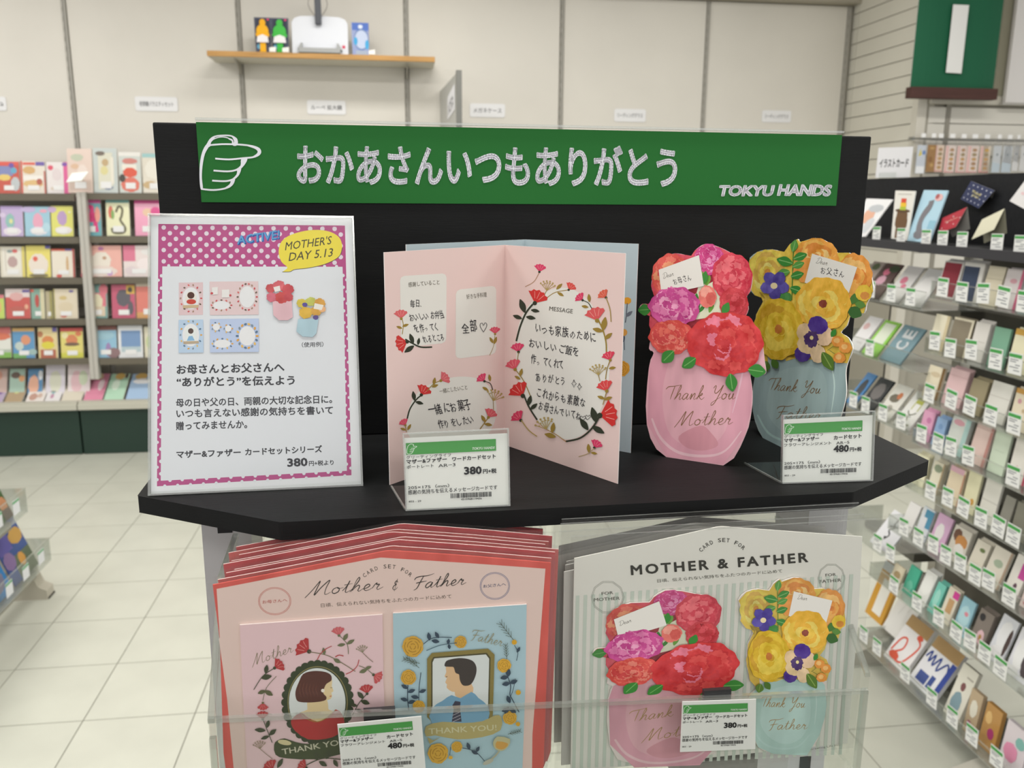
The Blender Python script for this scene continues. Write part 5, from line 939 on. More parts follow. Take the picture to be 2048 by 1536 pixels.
A.text("MOTHER'S", 730, 254, 962, 222, 42, '4c483c', .004, .28); A.text('DAY 5.13', 748, 308, 968, 284, 42, '4c483c', .004, .28); A.part('speech_bubble', ps_, 'yellow speech bubble print')
def mini_wreath(cx, cy, rx, ry, cols, n=14, r=6):
    A.ell(cx, cy, rx*.82, ry*.82, 'e8e6ec')
    for i in range(n): t = 2*math.pi*i/n; A.ell(cx+rx*math.cos(t), cy+ry*math.sin(t), r, r*.7, cols[i % len(cols)], ang=i*40, n=8)
rd, bu = ['c85058', '6c5a50', 'd87070', 'a88878'], ['e0a040', '5a7494', 'e8b860', '7c8ca0']
A.poly([(195, 416), (317, 414), (317, 578), (195, 580)], 'dfc3ca'); mini_wreath(256, 495, 52, 68, rd); A.ell(256, 495, 28, 36, 'eae2dc'); A.ell(256, 480, 18, 17, '54322c'); A.ell(258, 512, 24, 13, 'c84438'); A.poly([(215, 530), (296, 528), (294, 542), (217, 545)], 'cbb090')
A.poly([(350, 411), (595, 409), (598, 577), (352, 580)], 'e2c9ce'); mini_wreath(410, 530, 50, 26, rd, 12); mini_wreath(540, 488, 48, 66, rd, 18); A.poly([(362, 440), (392, 438), (392, 475), (362, 478)], 'e9e4e6'); A.poly([(412, 452), (450, 450), (450, 490), (412, 492)], 'e9e4e6'); A.ell(362, 470, 7, 6, rd[0]); A.ell(455, 480, 6, 5, rd[0])
A.poly([(195, 604), (318, 602), (320, 768), (195, 770)], 'b9cde8'); mini_wreath(256, 680, 52, 70, bu); A.poly([(228, 644), (284, 643), (284, 712), (228, 714)], 'e6e8ea'); A.ell(256, 660, 14, 14, '54403c'); A.poly([(236, 710), (276, 708), (264, 684), (246, 686)], '86b4dc'); A.poly([(218, 712), (296, 710), (296, 722), (220, 726)], 'b9a48c')
A.poly([(353, 600), (598, 597), (598, 765), (353, 768)], 'bcc9ea'); mini_wreath(415, 724, 50, 25, bu, 12); mini_wreath(540, 685, 50, 60, bu, 18, 8); mini_wreath(385, 640, 22, 22, bu, 7, 5); mini_wreath(445, 648, 20, 20, bu, 6, 5)
A.poly([(668, 510), (764, 508), (770, 590), (745, 606), (700, 606), (672, 580)], 'e8bcc8', 'soft')
for i, (x, y, r) in enumerate(((660, 445, 26), (700, 432, 30), (745, 450, 30), (665, 490, 28), (715, 492, 34), (748, 490, 24))): A.ell(x, y, r, r*.85, ['cf5058', 'd8606c', 'c8404c', 'd86a80', 'd0484c', 'c84450'][i], 'wc', wob=.1, seed=i)
A.poly([(672, 440), (704, 432), (708, 458), (680, 464)], 'ece4e4')
A.poly([(797, 600), (900, 598), (888, 672), (870, 690), (820, 688), (788, 662)], 'b4d0e0', 'soft')
for i, (x, y, r, c) in enumerate(((815, 520, 26, 'dcc44c'), (860, 512, 26, 'c8c860'), (905, 520, 28, 'e0a448'), (835, 568, 34, 'e2b43c'), (888, 560, 28, 'd8a03c'), (918, 550, 18, 'e8b080'), (830, 528, 13, '5c4ca0'), (885, 592, 14, '5a4890'))): A.ell(x, y, r, r*.85, c, 'wc', wob=.1, seed=i)
A.poly([(880, 520), (925, 530), (915, 555), (874, 548)], 'ece6e0'); A.part('thumbnail_pictures', ps_)
TX = '46464e'; A.z = -.00027+.00006; A.step = 0
A.text('（使用例）', 815, 742, 924, 739, 26, TX, .01)
A.text('お母さんとお父さんへ', 184, 879, 728, 866, 50, TX, .03); A.text('“ありがとう”を伝えよう', 184, 942, 780, 932, 50, TX, .03)
A.text('母の日や父の日、両親の大切な記念日に。', 181, 1043, 968, 1024, 44, TX, .022); A.text('いつも言えない感謝の気持ちを書いて', 183, 1098, 972, 1080, 44, TX, .022); A.text('贈ってみませんか。', 181, 1160, 540, 1150, 44, TX, .022)
A.text('マザー&ファザー', 184, 1302, 508, 1290, 38, TX, .03); A.text('カードセットシリーズ', 530, 1288, 918, 1272, 38, TX, .03)
A.text('380', 742, 1345, 845, 1341, 44, TX, .035); A.text('円+税より', 851, 1340, 976, 1335, 27, TX, .022); A.part('lettering', ps_)

# ------------------------------------------------------------ folded cards standing on the shelf
def folded(name, lb, L, Fo, Rr, ht, col, colback):
    """L, Fo, Rr: feet of the left edge, the fold and the right edge"""
    t = thing(name, lb, 'card', (L+Rr)/2)
    FLf = card_frame(L, Fo); FRt = card_frame(Fo, Rr); wl, wr = (Fo-L).length, (Rr-Fo).length
    sheet(FLf, [(0, 0), (wl, 0), (wl, ht), (0, ht)], .0006, M(col), t, 'left_page', side=M('efe8e6')); sheet(FRt, [(0, 0), (wr, 0), (wr, ht), (0, ht)], .0006, M(col), t, 'right_page', side=M('efe8e6'))
    return t, FLf, FRt, wl, wr
Lp = SF.p(.0084, .554, H); Rp = SF.p(.162, .534, H); Fp = SF.p(.0997, .6385, H)
pk, FPL, FPR, wl, wr = folded('folded_card', 'open pink card with handwritten messages standing on the black shelf', Lp, Fp, Rp, .156, 'e6cdc9', 'efe8e6')
mL, mR = crop_map(FPL, 740, 450, 2.561), crop_map(FPR, 740, 450, 2.561)
A = Art(FPL, mL, .00005); OW = 'e3e2dc'
def rrect(a, p, r, col):
    (x0, y0), (x1, y1), (x2, y2), (x3, y3) = p; Q = []
    for i in range(4):
        c = V(p[i]); n1 = (V(p[i-1])-c).normalized(); n2 = (V(p[(i+1) % 4])-c).normalized(); Q += [tuple(c+n1*r), tuple(c+(n1+n2)*r*.3), tuple(c+n2*r)]
    a.poly(Q, col)
rrect(A, [(153, 262), (392, 247), (390, 604), (160, 628)], 22, OW); rrect(A, [(440, 332), (646, 310), (646, 660), (438, 686)], 22, OW)
A.poly([(188, 1000), (215, 900), (280, 830), (380, 790), (470, 776), (560, 790), (620, 840), (648, 930), (630, 1030), (560, 1110), (420, 1140), (270, 1120), (200, 1080)], OW, smooth=4); A.part('message_panels', pk)
RED, RD2, PKF, DG, OL = 'cf3c38', 'd86058', 'd8607a', '33392c', '9a8038'
A.line([(160, 470), (170, 510), (165, 560)], 4, OL).carn(160, 480, 95, 48, 'd8666a', OL).leaf(165, 520, 20, 35, OL).leaf(165, 530, 160, 32, OL)
A.line([(318, 625), (260, 625), (215, 605), (180, 585)], 8, DG).carn(190, 598, 195, 62, 'cc3a38', DG); A.leaf(222, 608, 110, 55, DG).leaf(225, 618, 215, 60, DG).leaf(245, 615, 80, 38, DG)
A.line([(612, 668), (632, 620), (640, 560)], 2.5, OL).carn(640, 558, 92, 38, 'd8506a', OL).leaf(634, 610, 70, 40, OL).leaf(630, 605, 120, 35, OL)
A.line([(190, 992), (205, 940), (240, 890), (270, 868)], 7, DG).carn(262, 870, 60, 55, 'cf3838', DG); A.leaf(228, 900, 100, 50, DG).leaf(232, 905, 345, 42, DG)
A.line([(290, 850), (330, 810), (370, 796)], 4, OL).carn(362, 797, 35, 48, 'd86870', OL).leaf(325, 820, 80, 40, OL).leaf(315, 830, 20, 36, OL)
A.carn(585, 800, 130, 42, 'd8406a', DG).line([(585, 800), (615, 812), (628, 845)], 4, DG).leaf(575, 830, 330, 35, OL).leaf(615, 800, 100, 36, OL)
A.umbel(630, 900, 70, 55).line([(632, 955), (630, 900)], 2.5, OL); A.carn(605, 985, 60, 48, 'd8606a', OL).line([(605, 985), (580, 1020), (562, 1045)], 5, OL).leaf(590, 1010, 120, 42, OL).leaf(585, 1018, 350, 40, OL)
A.carn(180, 1025, 120, 35, 'd8506a', OL).line([(180, 1025), (185, 1060)], 3, OL).leaf(190, 1050, 60, 35, OL).leaf(182, 1050, 160, 30, OL); A.part('flower_print', pk)
A.z = .0002; A.text('感謝していること', 197, 318, 356, 304, 25, '6a6458'); A.part('printed_heading', pk); A.text('好きな手料理', 495, 380, 598, 368, 25, '6a6458'); A.part('printed_heading', pk); A.text('一緒にしたいこと', 357, 864, 499, 842, 25, '6a6458')
A.part('printed_heading', pk)
A.hand('毎日、', 205, 425, 285, 415, 42).hand('おいしいお弁当', 205, 496, 386, 476, 44).hand('を作ってく', 234, 552, 358, 540, 44).hand('れるところ', 280, 606, 388, 592, 40); A.part('handwriting', pk)
A.hand('全部', 474, 556, 556, 549, 58).line([(580, 548), (563, 520), (565, 505), (575, 503), (580, 515), (588, 500), (597, 508), (594, 525), (580, 548)], 2.6, '2c2a30', smooth=2).hand('一緒にお菓子', 304, 978, 530, 944, 56).hand('作りをしたい', 354, 1046, 540, 1016, 44); A.part('handwriting', pk)
A = Art(FPR, mR, .00005)
A.poly([(750, 640), (760, 520), (800, 430), (870, 360), (960, 322), (1050, 335), (1130, 400), (1190, 510), (1222, 640), (1225, 780), (1200, 900), (1150, 1010), (1080, 1080), (1000, 1098), (920, 1060), (850, 990), (790, 890), (755, 770)], OW, smooth=3); A.part('message_panels', pk)
A.line([(795, 316), (840, 290), (868, 242)], 4, 'b08a70').carn(868, 240, 80, 42, 'd8406a', DG)
A.line([(905, 374), (950, 345), (1020, 332)], 4, OL).carn(1018, 332, 55, 40, 'd8504a', DG).leaf(955, 330, 45, 42, OL).leaf(960, 345, 330, 38, OL); A.umbel(906, 335, 80, 48).line([(882, 380), (906, 335)], 3, OL)
A.line([(750, 595), (770, 520), (800, 450), (835, 405)], 9, DG).carn(845, 400, 65, 72, 'cf3634', DG); A.leaf(795, 450, 110, 75, DG).leaf(780, 480, 160, 50, DG).leaf(800, 470, 350, 50, DG).leaf(825, 435, 350, 45, DG)
A.carn(1090, 385, 135, 40, 'd83c66', DG).line([(1090, 385), (1120, 400), (1140, 435)], 4, DG).leaf(1085, 415, 350, 36, OL).leaf(1125, 395, 95, 42, OL)
A.carn(1210, 372, 130, 44, 'd8604a', DG).line([(1210, 372), (1230, 430), (1236, 496)], 5, 'a89058')
A.line([(1170, 485), (1195, 540), (1210, 600), (1212, 650)], 7, OL).carn(1165, 490, 105, 72, 'd85a5c', OL); A.leaf(1195, 540, 80, 70, OL).leaf(1195, 545, 165, 55, OL).leaf(1203, 585, 40, 50, OL)
A.carn(762, 650, 100, 48, 'd8406a', DG).line([(762, 650), (755, 700)], 3, OL); A.carn(1232, 692, 110, 48, 'd8405a', OL).line([(1232, 690), (1215, 740), (1208, 790)], 4, OL).leaf(1225, 735, 10, 36, OL)
A.carn(745, 740, 110, 55, 'd8586a', OL).line([(745, 738), (790, 800), (825, 880)], 4, OL).leaf(770, 775, 75, 42, OL).leaf(772, 790, 150, 34, OL)
A.line([(790, 870), (815, 930), (858, 998)], 8, DG).carn(785, 875, 125, 75, 'cf3434', DG); A.leaf(812, 925, 75, 55, DG).leaf(822, 945, 40, 48, DG)
A.umbel(1172, 768, 95, 52).line([(1172, 768), (1180, 800)], 3, OL); A.carn(1215, 850, 110, 58, 'd8484a', OL).line([(1215, 850), (1195, 920)], 4, OL).leaf(1205, 890, 160, 40, OL).leaf(1203, 895, 20, 42, OL)
A.line([(1005, 1108), (1080, 1090), (1140, 1040), (1180, 975)], 9, DG).carn(1180, 975, 10, 92, 'cf3432', DG); A.leaf(1160, 1010, 105, 80, DG).leaf(1120, 1050, 125, 72, DG).leaf(1140, 1030, 330, 72, DG)
A.carn(775, 1000, 130, 52, 'd83c64', DG).line([(778, 1000), (815, 1050), (858, 1082)], 5, 'b09a58'); A.umbel(905, 1045, 110, 58).line([(905, 1045), (960, 1075), (1008, 1110)], 4, 'b08a58').leaf(935, 1065, 80, 55, OL).leaf(955, 1085, 165, 60, OL)
A.carn(1152, 1140, 60, 44, 'd83c6a', DG).line([(1072, 1186), (1120, 1170), (1152, 1142)], 4, 'b09a70').leaf(1125, 1165, 95, 45, OL).leaf(1135, 1165, 350, 32, OL); A.part('flower_print', pk)
A.z = .0002; A.text('MESSAGE', 918, 438, 1038, 453, 22, '5c5850', .004); A.part('printed_heading', pk)
A.hand('いつも家族のために', 843, 552, 1165, 606, 52).hand('おいしいご飯を', 812, 626, 1076, 676, 50).hand('作ってくれて', 824, 712, 998, 744, 48).hand('ありがとう', 850, 802, 1008, 824, 44)
A.hand('これからも素敵な', 850, 884, 1106, 936, 50).hand('お母さんでいてね', 860, 950, 1082, 1004, 46)
for x, y, r in ((1046, 812, 20), (1074, 828, 18)): A.line([(x, y-r), (x+r*.3, y-r*.2), (x+r*.7, y), (x+r*.25, y+r*.3), (x, y+r), (x-r*.25, y+r*.25), (x-r*.6, y), (x-r*.25, y-r*.25), (x, y-r)], 2.4, '2c2a30', smooth=0)
for x, y, r in ((1092, 990, 14), (1118, 985, 13)): A.line([(x-r*.3, y+r), (x-r, y-r*.2), (x-r*.5, y-r*.9), (x, y-r*.3), (x+r*.6, y-r*.9), (x+r, y-r*.2), (x-r*.3, y+r)], 2.4, '2c2a30', smooth=2)
A.part('handwriting', pk)
Lb = SF.p(.0243, .600, H); Rb = SF.p(.1922, .6025, H); Fb = SF.p(.1205, .670, H)
bk, FBL, FBR, _, _ = folded('folded_card', 'pale blue open card standing close behind the pink handwritten one', Lb, Fb, Rb, .1585, 'b4c6cd', 'dfe6ea')
A = Art(FBR, crop_map(FBR, 740, 450, 2.561), .00005); A.ell(1318, 388, 20, 18, 'e0a030', wob=.06).line([(1318, 400), (1312, 470), (1308, 500)], 5, '5a6470').leaf(1310, 470, 40, 45, '6c7480').rose(1290, 735, 40, 'd8a03c', 'b07c28').leaf(1300, 600, 100, 50, '4c5a70').line([(1300, 560), (1304, 640)], 4, '5a6470').ell(1302, 550, 16, 18, 'd8a050'); A.part('flower_print', bk)

# ------------------------------------------------------------ vase-shaped cards
SIL_M = [(205, 188), (280, 158), (370, 172), (392, 140), (450, 105), (530, 125), (600, 160), (660, 188), (690, 230), (712, 290), (700, 370), (680, 400), (690, 470), (668, 530), (705, 565), (742, 608), (768, 670), (780, 760), (787, 828), (745, 834), (700, 822), (712, 930), (706, 1040), (670, 1180), (550, 1342), (232, 1297), (122, 1115), (133, 800), (160, 715), (134, 690), (150, 600), (135, 560), (138, 508), (100, 492), (78, 468), (98, 440), (145, 442), (165, 405), (146, 340), (162, 270), (188, 235)]
SIL_F = [(685, 205), (740, 150), (820, 136), (890, 150), (920, 108), (965, 78), (978, 95), (1060, 72), (1130, 95), (1185, 155), (1250, 155), (1310, 195), (1362, 250), (1380, 310), (1386, 370), (1350, 438), (1335, 492), (1262, 500), (1240, 560), (1205, 600), (1248, 630), (1272, 690), (1242, 772), (1232, 830), (1236, 930), (1222, 1010), (1180, 1130), (1090, 1262), (870, 1240), (770, 1190), (714, 1040), (724, 850), (775, 808), (738, 720), (718, 640), (733, 500), (780, 412), (725, 392), (690, 340), (705, 290)]
GR, GR2 = '3f8a3c', '6fa844'
def mother_art(A, tr, note=True, foil='8c6a4c', foilk='paper'):
    """the pink vase; tr carries the drawing's own measure to the current one"""
    o = A.mp; A.mp = lambda x, y: o(*tr(x, y)); q = A
    q.poly([(x, y-3) for x, y in [(300, 640), (640, 700), (698, 820), (709, 930), (703, 1040), (668, 1178), (549, 1340), (233, 1295), (125, 1114), (136, 800), (163, 715)]], 'e3a5b6', 'soft')
    q.poly([(300, 700), (560, 720), (600, 900), (560, 1150), (420, 1250), (260, 1180), (210, 1000), (230, 820)], 'e8b2be', 'soft', 4)
    q.poly([(420, 1120), (480, 1160), (520, 1230), (430, 1260), (340, 1240), (300, 1180)], 'd897a4', 'soft', 4)
    q.line([(150, 1080), (200, 1190), (300, 1270), (450, 1290), (560, 1260), (650, 1150)], 16, 'efc6cf', 'soft', taper=True); q.line([(670, 760), (640, 900), (600, 1050)], 10, 'e9bccb', 'soft', taper=True)
    q.part('vase_print', q.par)
    q.script('Thank You', 232, 975, 615, 972, 34, foil, 4.6, foilk, .3); q.script('Mother', 290, 1120, 600, 1112, 34, foil, 4.6, foilk, .3)
    q.part('foil_lettering', q.par)
    q.poly([p for p in SIL_M if p[1] < 660]+[(640, 700), (300, 690)], 'd84a5c', 'wc')
    q.poly([(430, 268), (470, 268), (465, 330), (520, 300), (560, 470), (590, 500), (380, 530), (370, 400), (400, 380)], 'dfe2c8')
    q.leaf(455, 340, 85, 80, GR2, .5).leaf(388, 520, 85, 140, GR, .35).leaf(470, 490, 70, 70, GR2, .4).leaf(410, 490, 50, 60, GR, .35)
    q.leaf(145, 470, 185, 72, GR, .9, vein='7ab868')
    q.peony(255, 285, 104, 125, ['e0564c', 'e87462', 'd84a48', 'ec9a70'], 1, wob=.04)
    q.peony(470, 195, 88, 88, ['d23c88', 'e06aa4', 'c8307c', 'ea90bc'], 2, wob=.05)
    q.peony(598, 290, 112, 135, ['d22f48', 'dc4a5a', 'c42840', 'e86a74'], 3, wob=.04); q.peony(608, 440, 80, 92, ['c82c3a', 'd24450', 'b8242f'], 4, wob=.05, rings=3)
    q.ell(430, 300, 26, 40, '7aa044', 'wc', wob=.1).leaf(440, 330, 80, 74, GR, .5)
    q.poly([(190, 250), (415, 168), (442, 340), (206, 392)], 'e6e4de')
    q.script('Dear', 216, 300, 276, 282, 13, '55504a', 2)
    if note: q.hand('お母さん', 278, 336, 380, 310, 38)
    q.part('note_print', q.par)
    q.ell(462, 400, 50, 62, 'e8776c', 'wc', wob=.06, seed=8).ell(455, 375, 34, 30, 'f0a090', 'wc', wob=.1, seed=9).ell(480, 410, 26, 36, 'd85c54', 'wc', wob=.1, seed=10).leaf(548, 500, 65, 75, GR, .6)
    q.peony(280, 455, 142, 108, ['cf4a96', 'e27cb0', 'c23c8a', 'efa4c8'], 5, wob=.06)
    q.peony(262, 625, 126, 96, ['dc4c44', 'e86a5a', 'd24040', 'ec8474'], 6, wob=.05)
    q.peony(562, 662, 212, 178, ['d63034', 'e04a48', 'c8262e', 'ea7c94', 'cf3038'], 7, wob=.045, rings=5)
    q.leaf(275, 702, 225, 92, GR, .75, vein='7ab868').leaf(398, 742, 215, 92, GR, .7, vein='7ab868').leaf(590, 828, 278, 102, GR, .65, vein='7ab868').leaf(690, 806, 352, 100, GR, .75, vein='7ab868')
    q.part('flower_print', q.par)
    A.mp = o
def father_art(A, tr, note=True, foil='8c7454', foilk='paper'):
    o = A.mp; A.mp = lambda x, y: o(*tr(x, y)); q = A
    q.poly([(900, 700), (1150, 700), (1230, 800), (1236, 930), (1222, 1010), (1180, 1130), (1090, 1262), (870, 1240), (770, 1190), (714, 1040), (724, 850), (775, 800)], q.jar[0], 'soft')
    q.poly([(860, 820), (1080, 800), (1130, 950), (1080, 1120), (960, 1180), (840, 1120), (790, 1000)], q.jar[1], 'soft', 4)
    q.line([(740, 1060), (800, 1160), (900, 1205), (1030, 1200), (1120, 1120)], 13, 'bcdcd8', 'soft', taper=True); q.line([(1150, 770), (1170, 900), (1150, 1060)], 8, 'c8e2de', 'soft', taper=True); q.part('vase_print', q.par)
    q.script('Thank You', 800, 920, 1092, 942, 30, foil, 4.4, foilk, .3); q.script('Father', 842, 1076, 1100, 1086, 30, foil, 4.4, foilk, .3); q.part('foil_lettering', q.par)
    q.poly([p for p in SIL_F if p[1] < 800]+[(1150, 740), (1000, 730), (900, 760)], 'e8c84c', 'wc'); q.poly([(715, 600), (790, 400), (800, 820), (735, 740)], 'e0bc3a', 'wc')
    YL, YO = ['e6c83a', 'efdc62', 'd8b030', 'f0e890'], ['eca23c', 'f0b858', 'e08c34', 'f6cc80']
    q.rosebloom(798, 262, 108, 122, ['e8d254', 'e2c048', 'eee07c', 'd8b04c'], 'd8943c', 1)
    q.rosebloom(1070, 175, 124, 100, YO, 'd88838', 2); q.rosebloom(1285, 285, 98, 128, ['ea9a3c', 'efae50', 'e0862e', 'f4c070'], 'd87a30', 3); q.ell(1020, 250, 80, 70, 'e89a40', 'wc', wob=.08, seed=4)
    q.line([(935, 420), (940, 250), (945, 120)], 4, GR)
    for x, y, a, L in ((940, 150, 75, 70), (940, 215, 165, 92), (945, 190, 20, 80), (940, 235, 20, 70), (925, 260, 190, 74), (930, 290, 15, 76), (925, 350, 340, 80), (930, 400, 230, 60)): q.leaf(x, y, a, L, GR if L > 75 else '5a9a48', .6, vein='8cc078')
    q.poly([(1050, 160), (1302, 236), (1246, 408), (1008, 322)], 'e6e4de'); q.script('Dear', 1070, 212, 1134, 226, 14, '55504a', 2)
    if note: q.hand('お父さん', 1095, 272, 1232, 300, 42)
    q.part('note_print', q.par)
    q.leaf(1255, 440, 40, 100, '4f7c3c', .5).leaf(1290, 440, 350, 60, '5f8c44', .7).ell(1338, 380, 46, 46, 'e8c43c', 'wc', wob=.06, seed=5).ell(1345, 395, 26, 22, 'd8903c', 'wc', wob=.06, seed=6).leaf(1250, 470, 335, 85, '3f6a38', .8).ell(900, 400, 32, 28, GR, 'wc', wob=.1)
    q.rosebloom(1112, 440, 154, 150, ['eeb838', 'f0c848', 'e8a030', 'f4d868'], '8c3c28', 7)
    for k in range(5): a = k*1.257+.3; q.ell(842+42*math.cos(a), 335+42*math.sin(a), 40, 34, ['574aa8', '4a3c98', '6458b4'][k % 3], 'wc', wob=.06, seed=k, ang=math.degrees(a))
    q.ell(838, 340, 20, 18, 'ecdcb0', n=10)
    q.rosebloom(864, 582, 138, 172, ['dcb41c', 'e6c430', 'd0a018', 'ecd04c'], 'c8782c', 9)
    q.ell(1012, 600, 46, 52, 'e6c89c', 'wc', wob=.04).ell(1120, 620, 50, 56, 'e8c8a4', 'wc', wob=.04, seed=2).ell(1085, 560, 56, 50, '4c2c94', 'wc', wob=.05, seed=3, ang=20).ell(1000, 720, 46, 44, '4a2c8c', 'wc', wob=.05, seed=4).ell(1030, 665, 60, 55, 'e8cc9c', 'wc', wob=.04, seed=5).ell(1085, 720, 42, 50, 'ecd0a8', 'wc', wob=.04, seed=6)
    q.ell(1048, 638, 40, 46, '4a2c6c', 'wc', wob=.14, seed=7).ell(1050, 630, 11, 12, 'f0e0a0', n=8)
    q.line([(1140, 700), (1180, 670), (1200, 650)], 3, '6c7a44').line([(1150, 700), (1200, 735)], 3, '6c7a44').leaf(1110, 710, 300, 118, '5a7c34', .55, vein='8ca858').leaf(1160, 625, 60, 50, GR, .6)
    for i, (x, y) in enumerate(((1195, 650), (1238, 685), (1205, 742))): q.ell(x, y, 34, 30, 'e8983c', 'wc', wob=.08, seed=i).ell(x-4, y-5, 17, 15, 'f4c074', 'wc', wob=.1, seed=i+5)
    q.leaf(800, 760, 255, 62, '5a7c34', .9, vein='8ca858').leaf(830, 750, 300, 60, '4f7430', .7); q.part('flower_print', q.par); A.mp = o
idt = lambda x, y: (x, y)
def vase(lb, p0, p1, sil, art, back):
    (a_, n_), (b_, m_) = sh(*p0), sh(*p1)
    F = card_frame(SF.p(a_, n_, H), SF.p(b_, m_, H), .06); mp = crop_map(F, 1250, 450, 2.792)
    t = thing('vase_card', lb, 'card', F.p(.02, 0)); pts = [mp(*p) for p in crom(sil, 3, True)]; mn = min(p[1] for p in pts)
    F.o = F.o-F.y*0
    sheet(F, pts, .0007, M(back), t, 'card_body', side=M('efe9e4'))
    # folded-back support leaf that keeps the card upright
    xs_ = [p[0] for p in pts]; lo, hi = min(xs_), max(xs_); mid = (lo+hi)/2; wv = (hi-lo)*.28
    B = Fr(F.p(0, .06, -.001), F.x, (F.y*-.95-F.z*.32)); sheet(B, [(mid-wv, 0), (mid+wv, 0), (mid+wv, .055), (mid-wv, .055)], .0005, M(back), t, 'support_leaf', c0=-.0003)
    A = Art(F, mp, .00005); A.par = t; art(A, idt)
    return t
vase('blue vase-shaped card topped with yellow flowers, behind the pink vase card', (1526, 876), (1562, 894), SIL_F, father_art, 'b0c4c4')
vase('pink vase-shaped card topped with red peonies on the black shelf', (1332, 914), (1447, 931), SIL_M, mother_art, 'e6b4c0')

# ------------------------------------------------------------ price tags in clear holders
def tag_art(F, quad, kind, t, wb=.0):
    """quad: lower left, lower right, upper right, upper left in the frame; the drawing is laid out on a 540 x 390 field"""
    (x0, y0), (x1, y1), (x2, y2), (x3, y3) = quad
    def mp(X, Y):
        s, v = X/540, 1-Y/390; return ((x0*(1-s)+x1*s)*(1-v)+(x3*(1-s)+x2*s)*v, (y0*(1-s)+y1*s)*(1-v)+(y3*(1-s)+y2*s)*v)
    A = Art(F, mp, .0003); A.poly([(8, 28), (478, 28), (478, 92), (8, 92)], '4a9a4c')
    for P in ([(18, 45), (32, 34), (48, 38), (46, 46), (64, 48), (54, 56), (34, 57)], [(18, 45), (12, 66), (14, 86), (34, 86), (46, 70), (50, 58)], [(28, 66), (46, 66)], [(26, 76), (42, 76)]): A.line(P, 2.6, 'e6efe6')
    A.text('TOKYU', 350, 82, 408, 82, 14, 'e6efe6', .04, .2).text('HANDS', 414, 82, 470, 82, 14, 'e6efe6', .04, .2)
    A.part('green_strip', t)
    B = '2c2c30'
    A.text('グリーティングライフ', 8, 116, 240, 112, 18, B, .004); A.text('マザー&ファザー', 8, 144, 218, 138, 25, B, .03)
    if kind == 380: A.text('ワードカードセット', 246, 140, 476, 134, 24, B, .03).text('ポートレート', 8, 168, 148, 166, 19, B, .01).text('AR−3', 172, 168, 262, 166, 17, B, .004)
    else: A.text('カードセット', 306, 140, 476, 134, 26, B, .03).text('フラワーアレンジメント', 8, 168, 292, 166, 18, B, .01).text('AR−5', 322, 168, 402, 166, 17, B, .004)
    A.text(str(kind), 306, 216, 400, 216, 44, B, .04).text('円+税', 406, 214, 478, 214, 26, B, .03)
    A.text('205×175（mm）', 10, 282, 226, 280, 21, B, .006).text('感謝の気持ちを伝えるメッセージカードです', 10, 310, 480, 304, 25, B, .008)
    R = random.Random(5); x = 232
    while x < 446: w_ = R.choice((1.6, 2.4, 3.6, 5)); A.poly([(x, 314), (x+w_, 314), (x+w_, 340), (x, 340)], B); x += w_+R.choice((1.8, 2.6, 4))
    A.text('4515968119436', 286, 354, 396, 354, 11, B, .01).text('855 - 29', 12, 352, 76, 352, 10, B, .01); A.part('lettering', t)
def holder(lb, corners, lean, kind, foot=True, scl=1.0):
    LLc, LRc, URc, ULc = corners
    (a_, n_), (b_, m_) = sh(*LLc), sh(*LRc); F = card_frame(SF.p(a_, n_, H+.0008), SF.p(b_, m_, H+.0008), lean)
    q = [F.loc(hit(p[0], p[1], F.o, F.z)) for p in (LLc, LRc, URc, ULc)]
    t = thing('price_holder', lb, 'price tag', F.p(.03, 0))
    prism(MB(), CLR, q, -.0022, -.001, F).build('rear_pane', t); prism(MB(), CLR, q, .0014, .0022, F).build('front_pane', t)
    cx, cy = sum(a for a, b in q)/4, sum(b for a, b in q)/4
    top = .055; qq = [q[0], q[1], (q[2][0]+(q[1][0]-q[2][0])*top, q[2][1]+(q[1][1]-q[2][1])*top), (q[3][0]+(q[0][0]-q[3][0])*top, q[3][1]+(q[0][1]-q[3][1])*top)]
    qq = [(cx+(a-cx)*.975, cy+(b-cy)*.975) for a, b in qq]; prism(MB(), M('e8e8e6'), qq, -.0005, 0, F).build('price_paper', t)
    mb = MB()
    for i in range(4):
        (xa_, ya_), (xb_, yb_) = q[i], q[(i+1) % 4]; d = V((xb_-xa_, yb_-ya_)).normalized(); nn = V((-d.y, d.x))*.0008
        prism(mb, EDG, [(xa_, ya_), (xb_, yb_), (xb_+nn.x, yb_+nn.y), (xa_+nn.x, ya_+nn.y)], -.001, .0023, F)
    mb.build('pane_rim', t)
    bd = V((-F.x.y, F.x.x, 0)); prism(MB(), CLR, [(q[0][0], 0), (q[1][0]-.006, 0), (q[1][0]-.014, .045), (q[0][0]-.008, .045)], 0, .0007, Fr(F.p(0, 0)-V((0, 0, .0006)), F.x, bd)).build('foot_pane', t)
    prism(MB(), EDG, [(q[0][0]-.0006, 0), (q[0][0]+.0006, 0), (q[0][0]-.0075, .045), (q[0][0]-.0087, .045)], 0, .0011, Fr(F.p(0, 0)-V((0, 0, .0006)), F.x, bd)).build('foot_edge', t)
    tag_art(F, qq, kind, t)
holder('clear price holder reading 380 in front of the open pink card', [(811, 1021), (1020, 1011), (1017, 856), (805, 866)], .2, 380)
holder('clear price holder reading 480 in front of the vase-shaped cards', [(1562, 967), (1743, 961), (1748, 821), (1564, 830)], .2, 480)
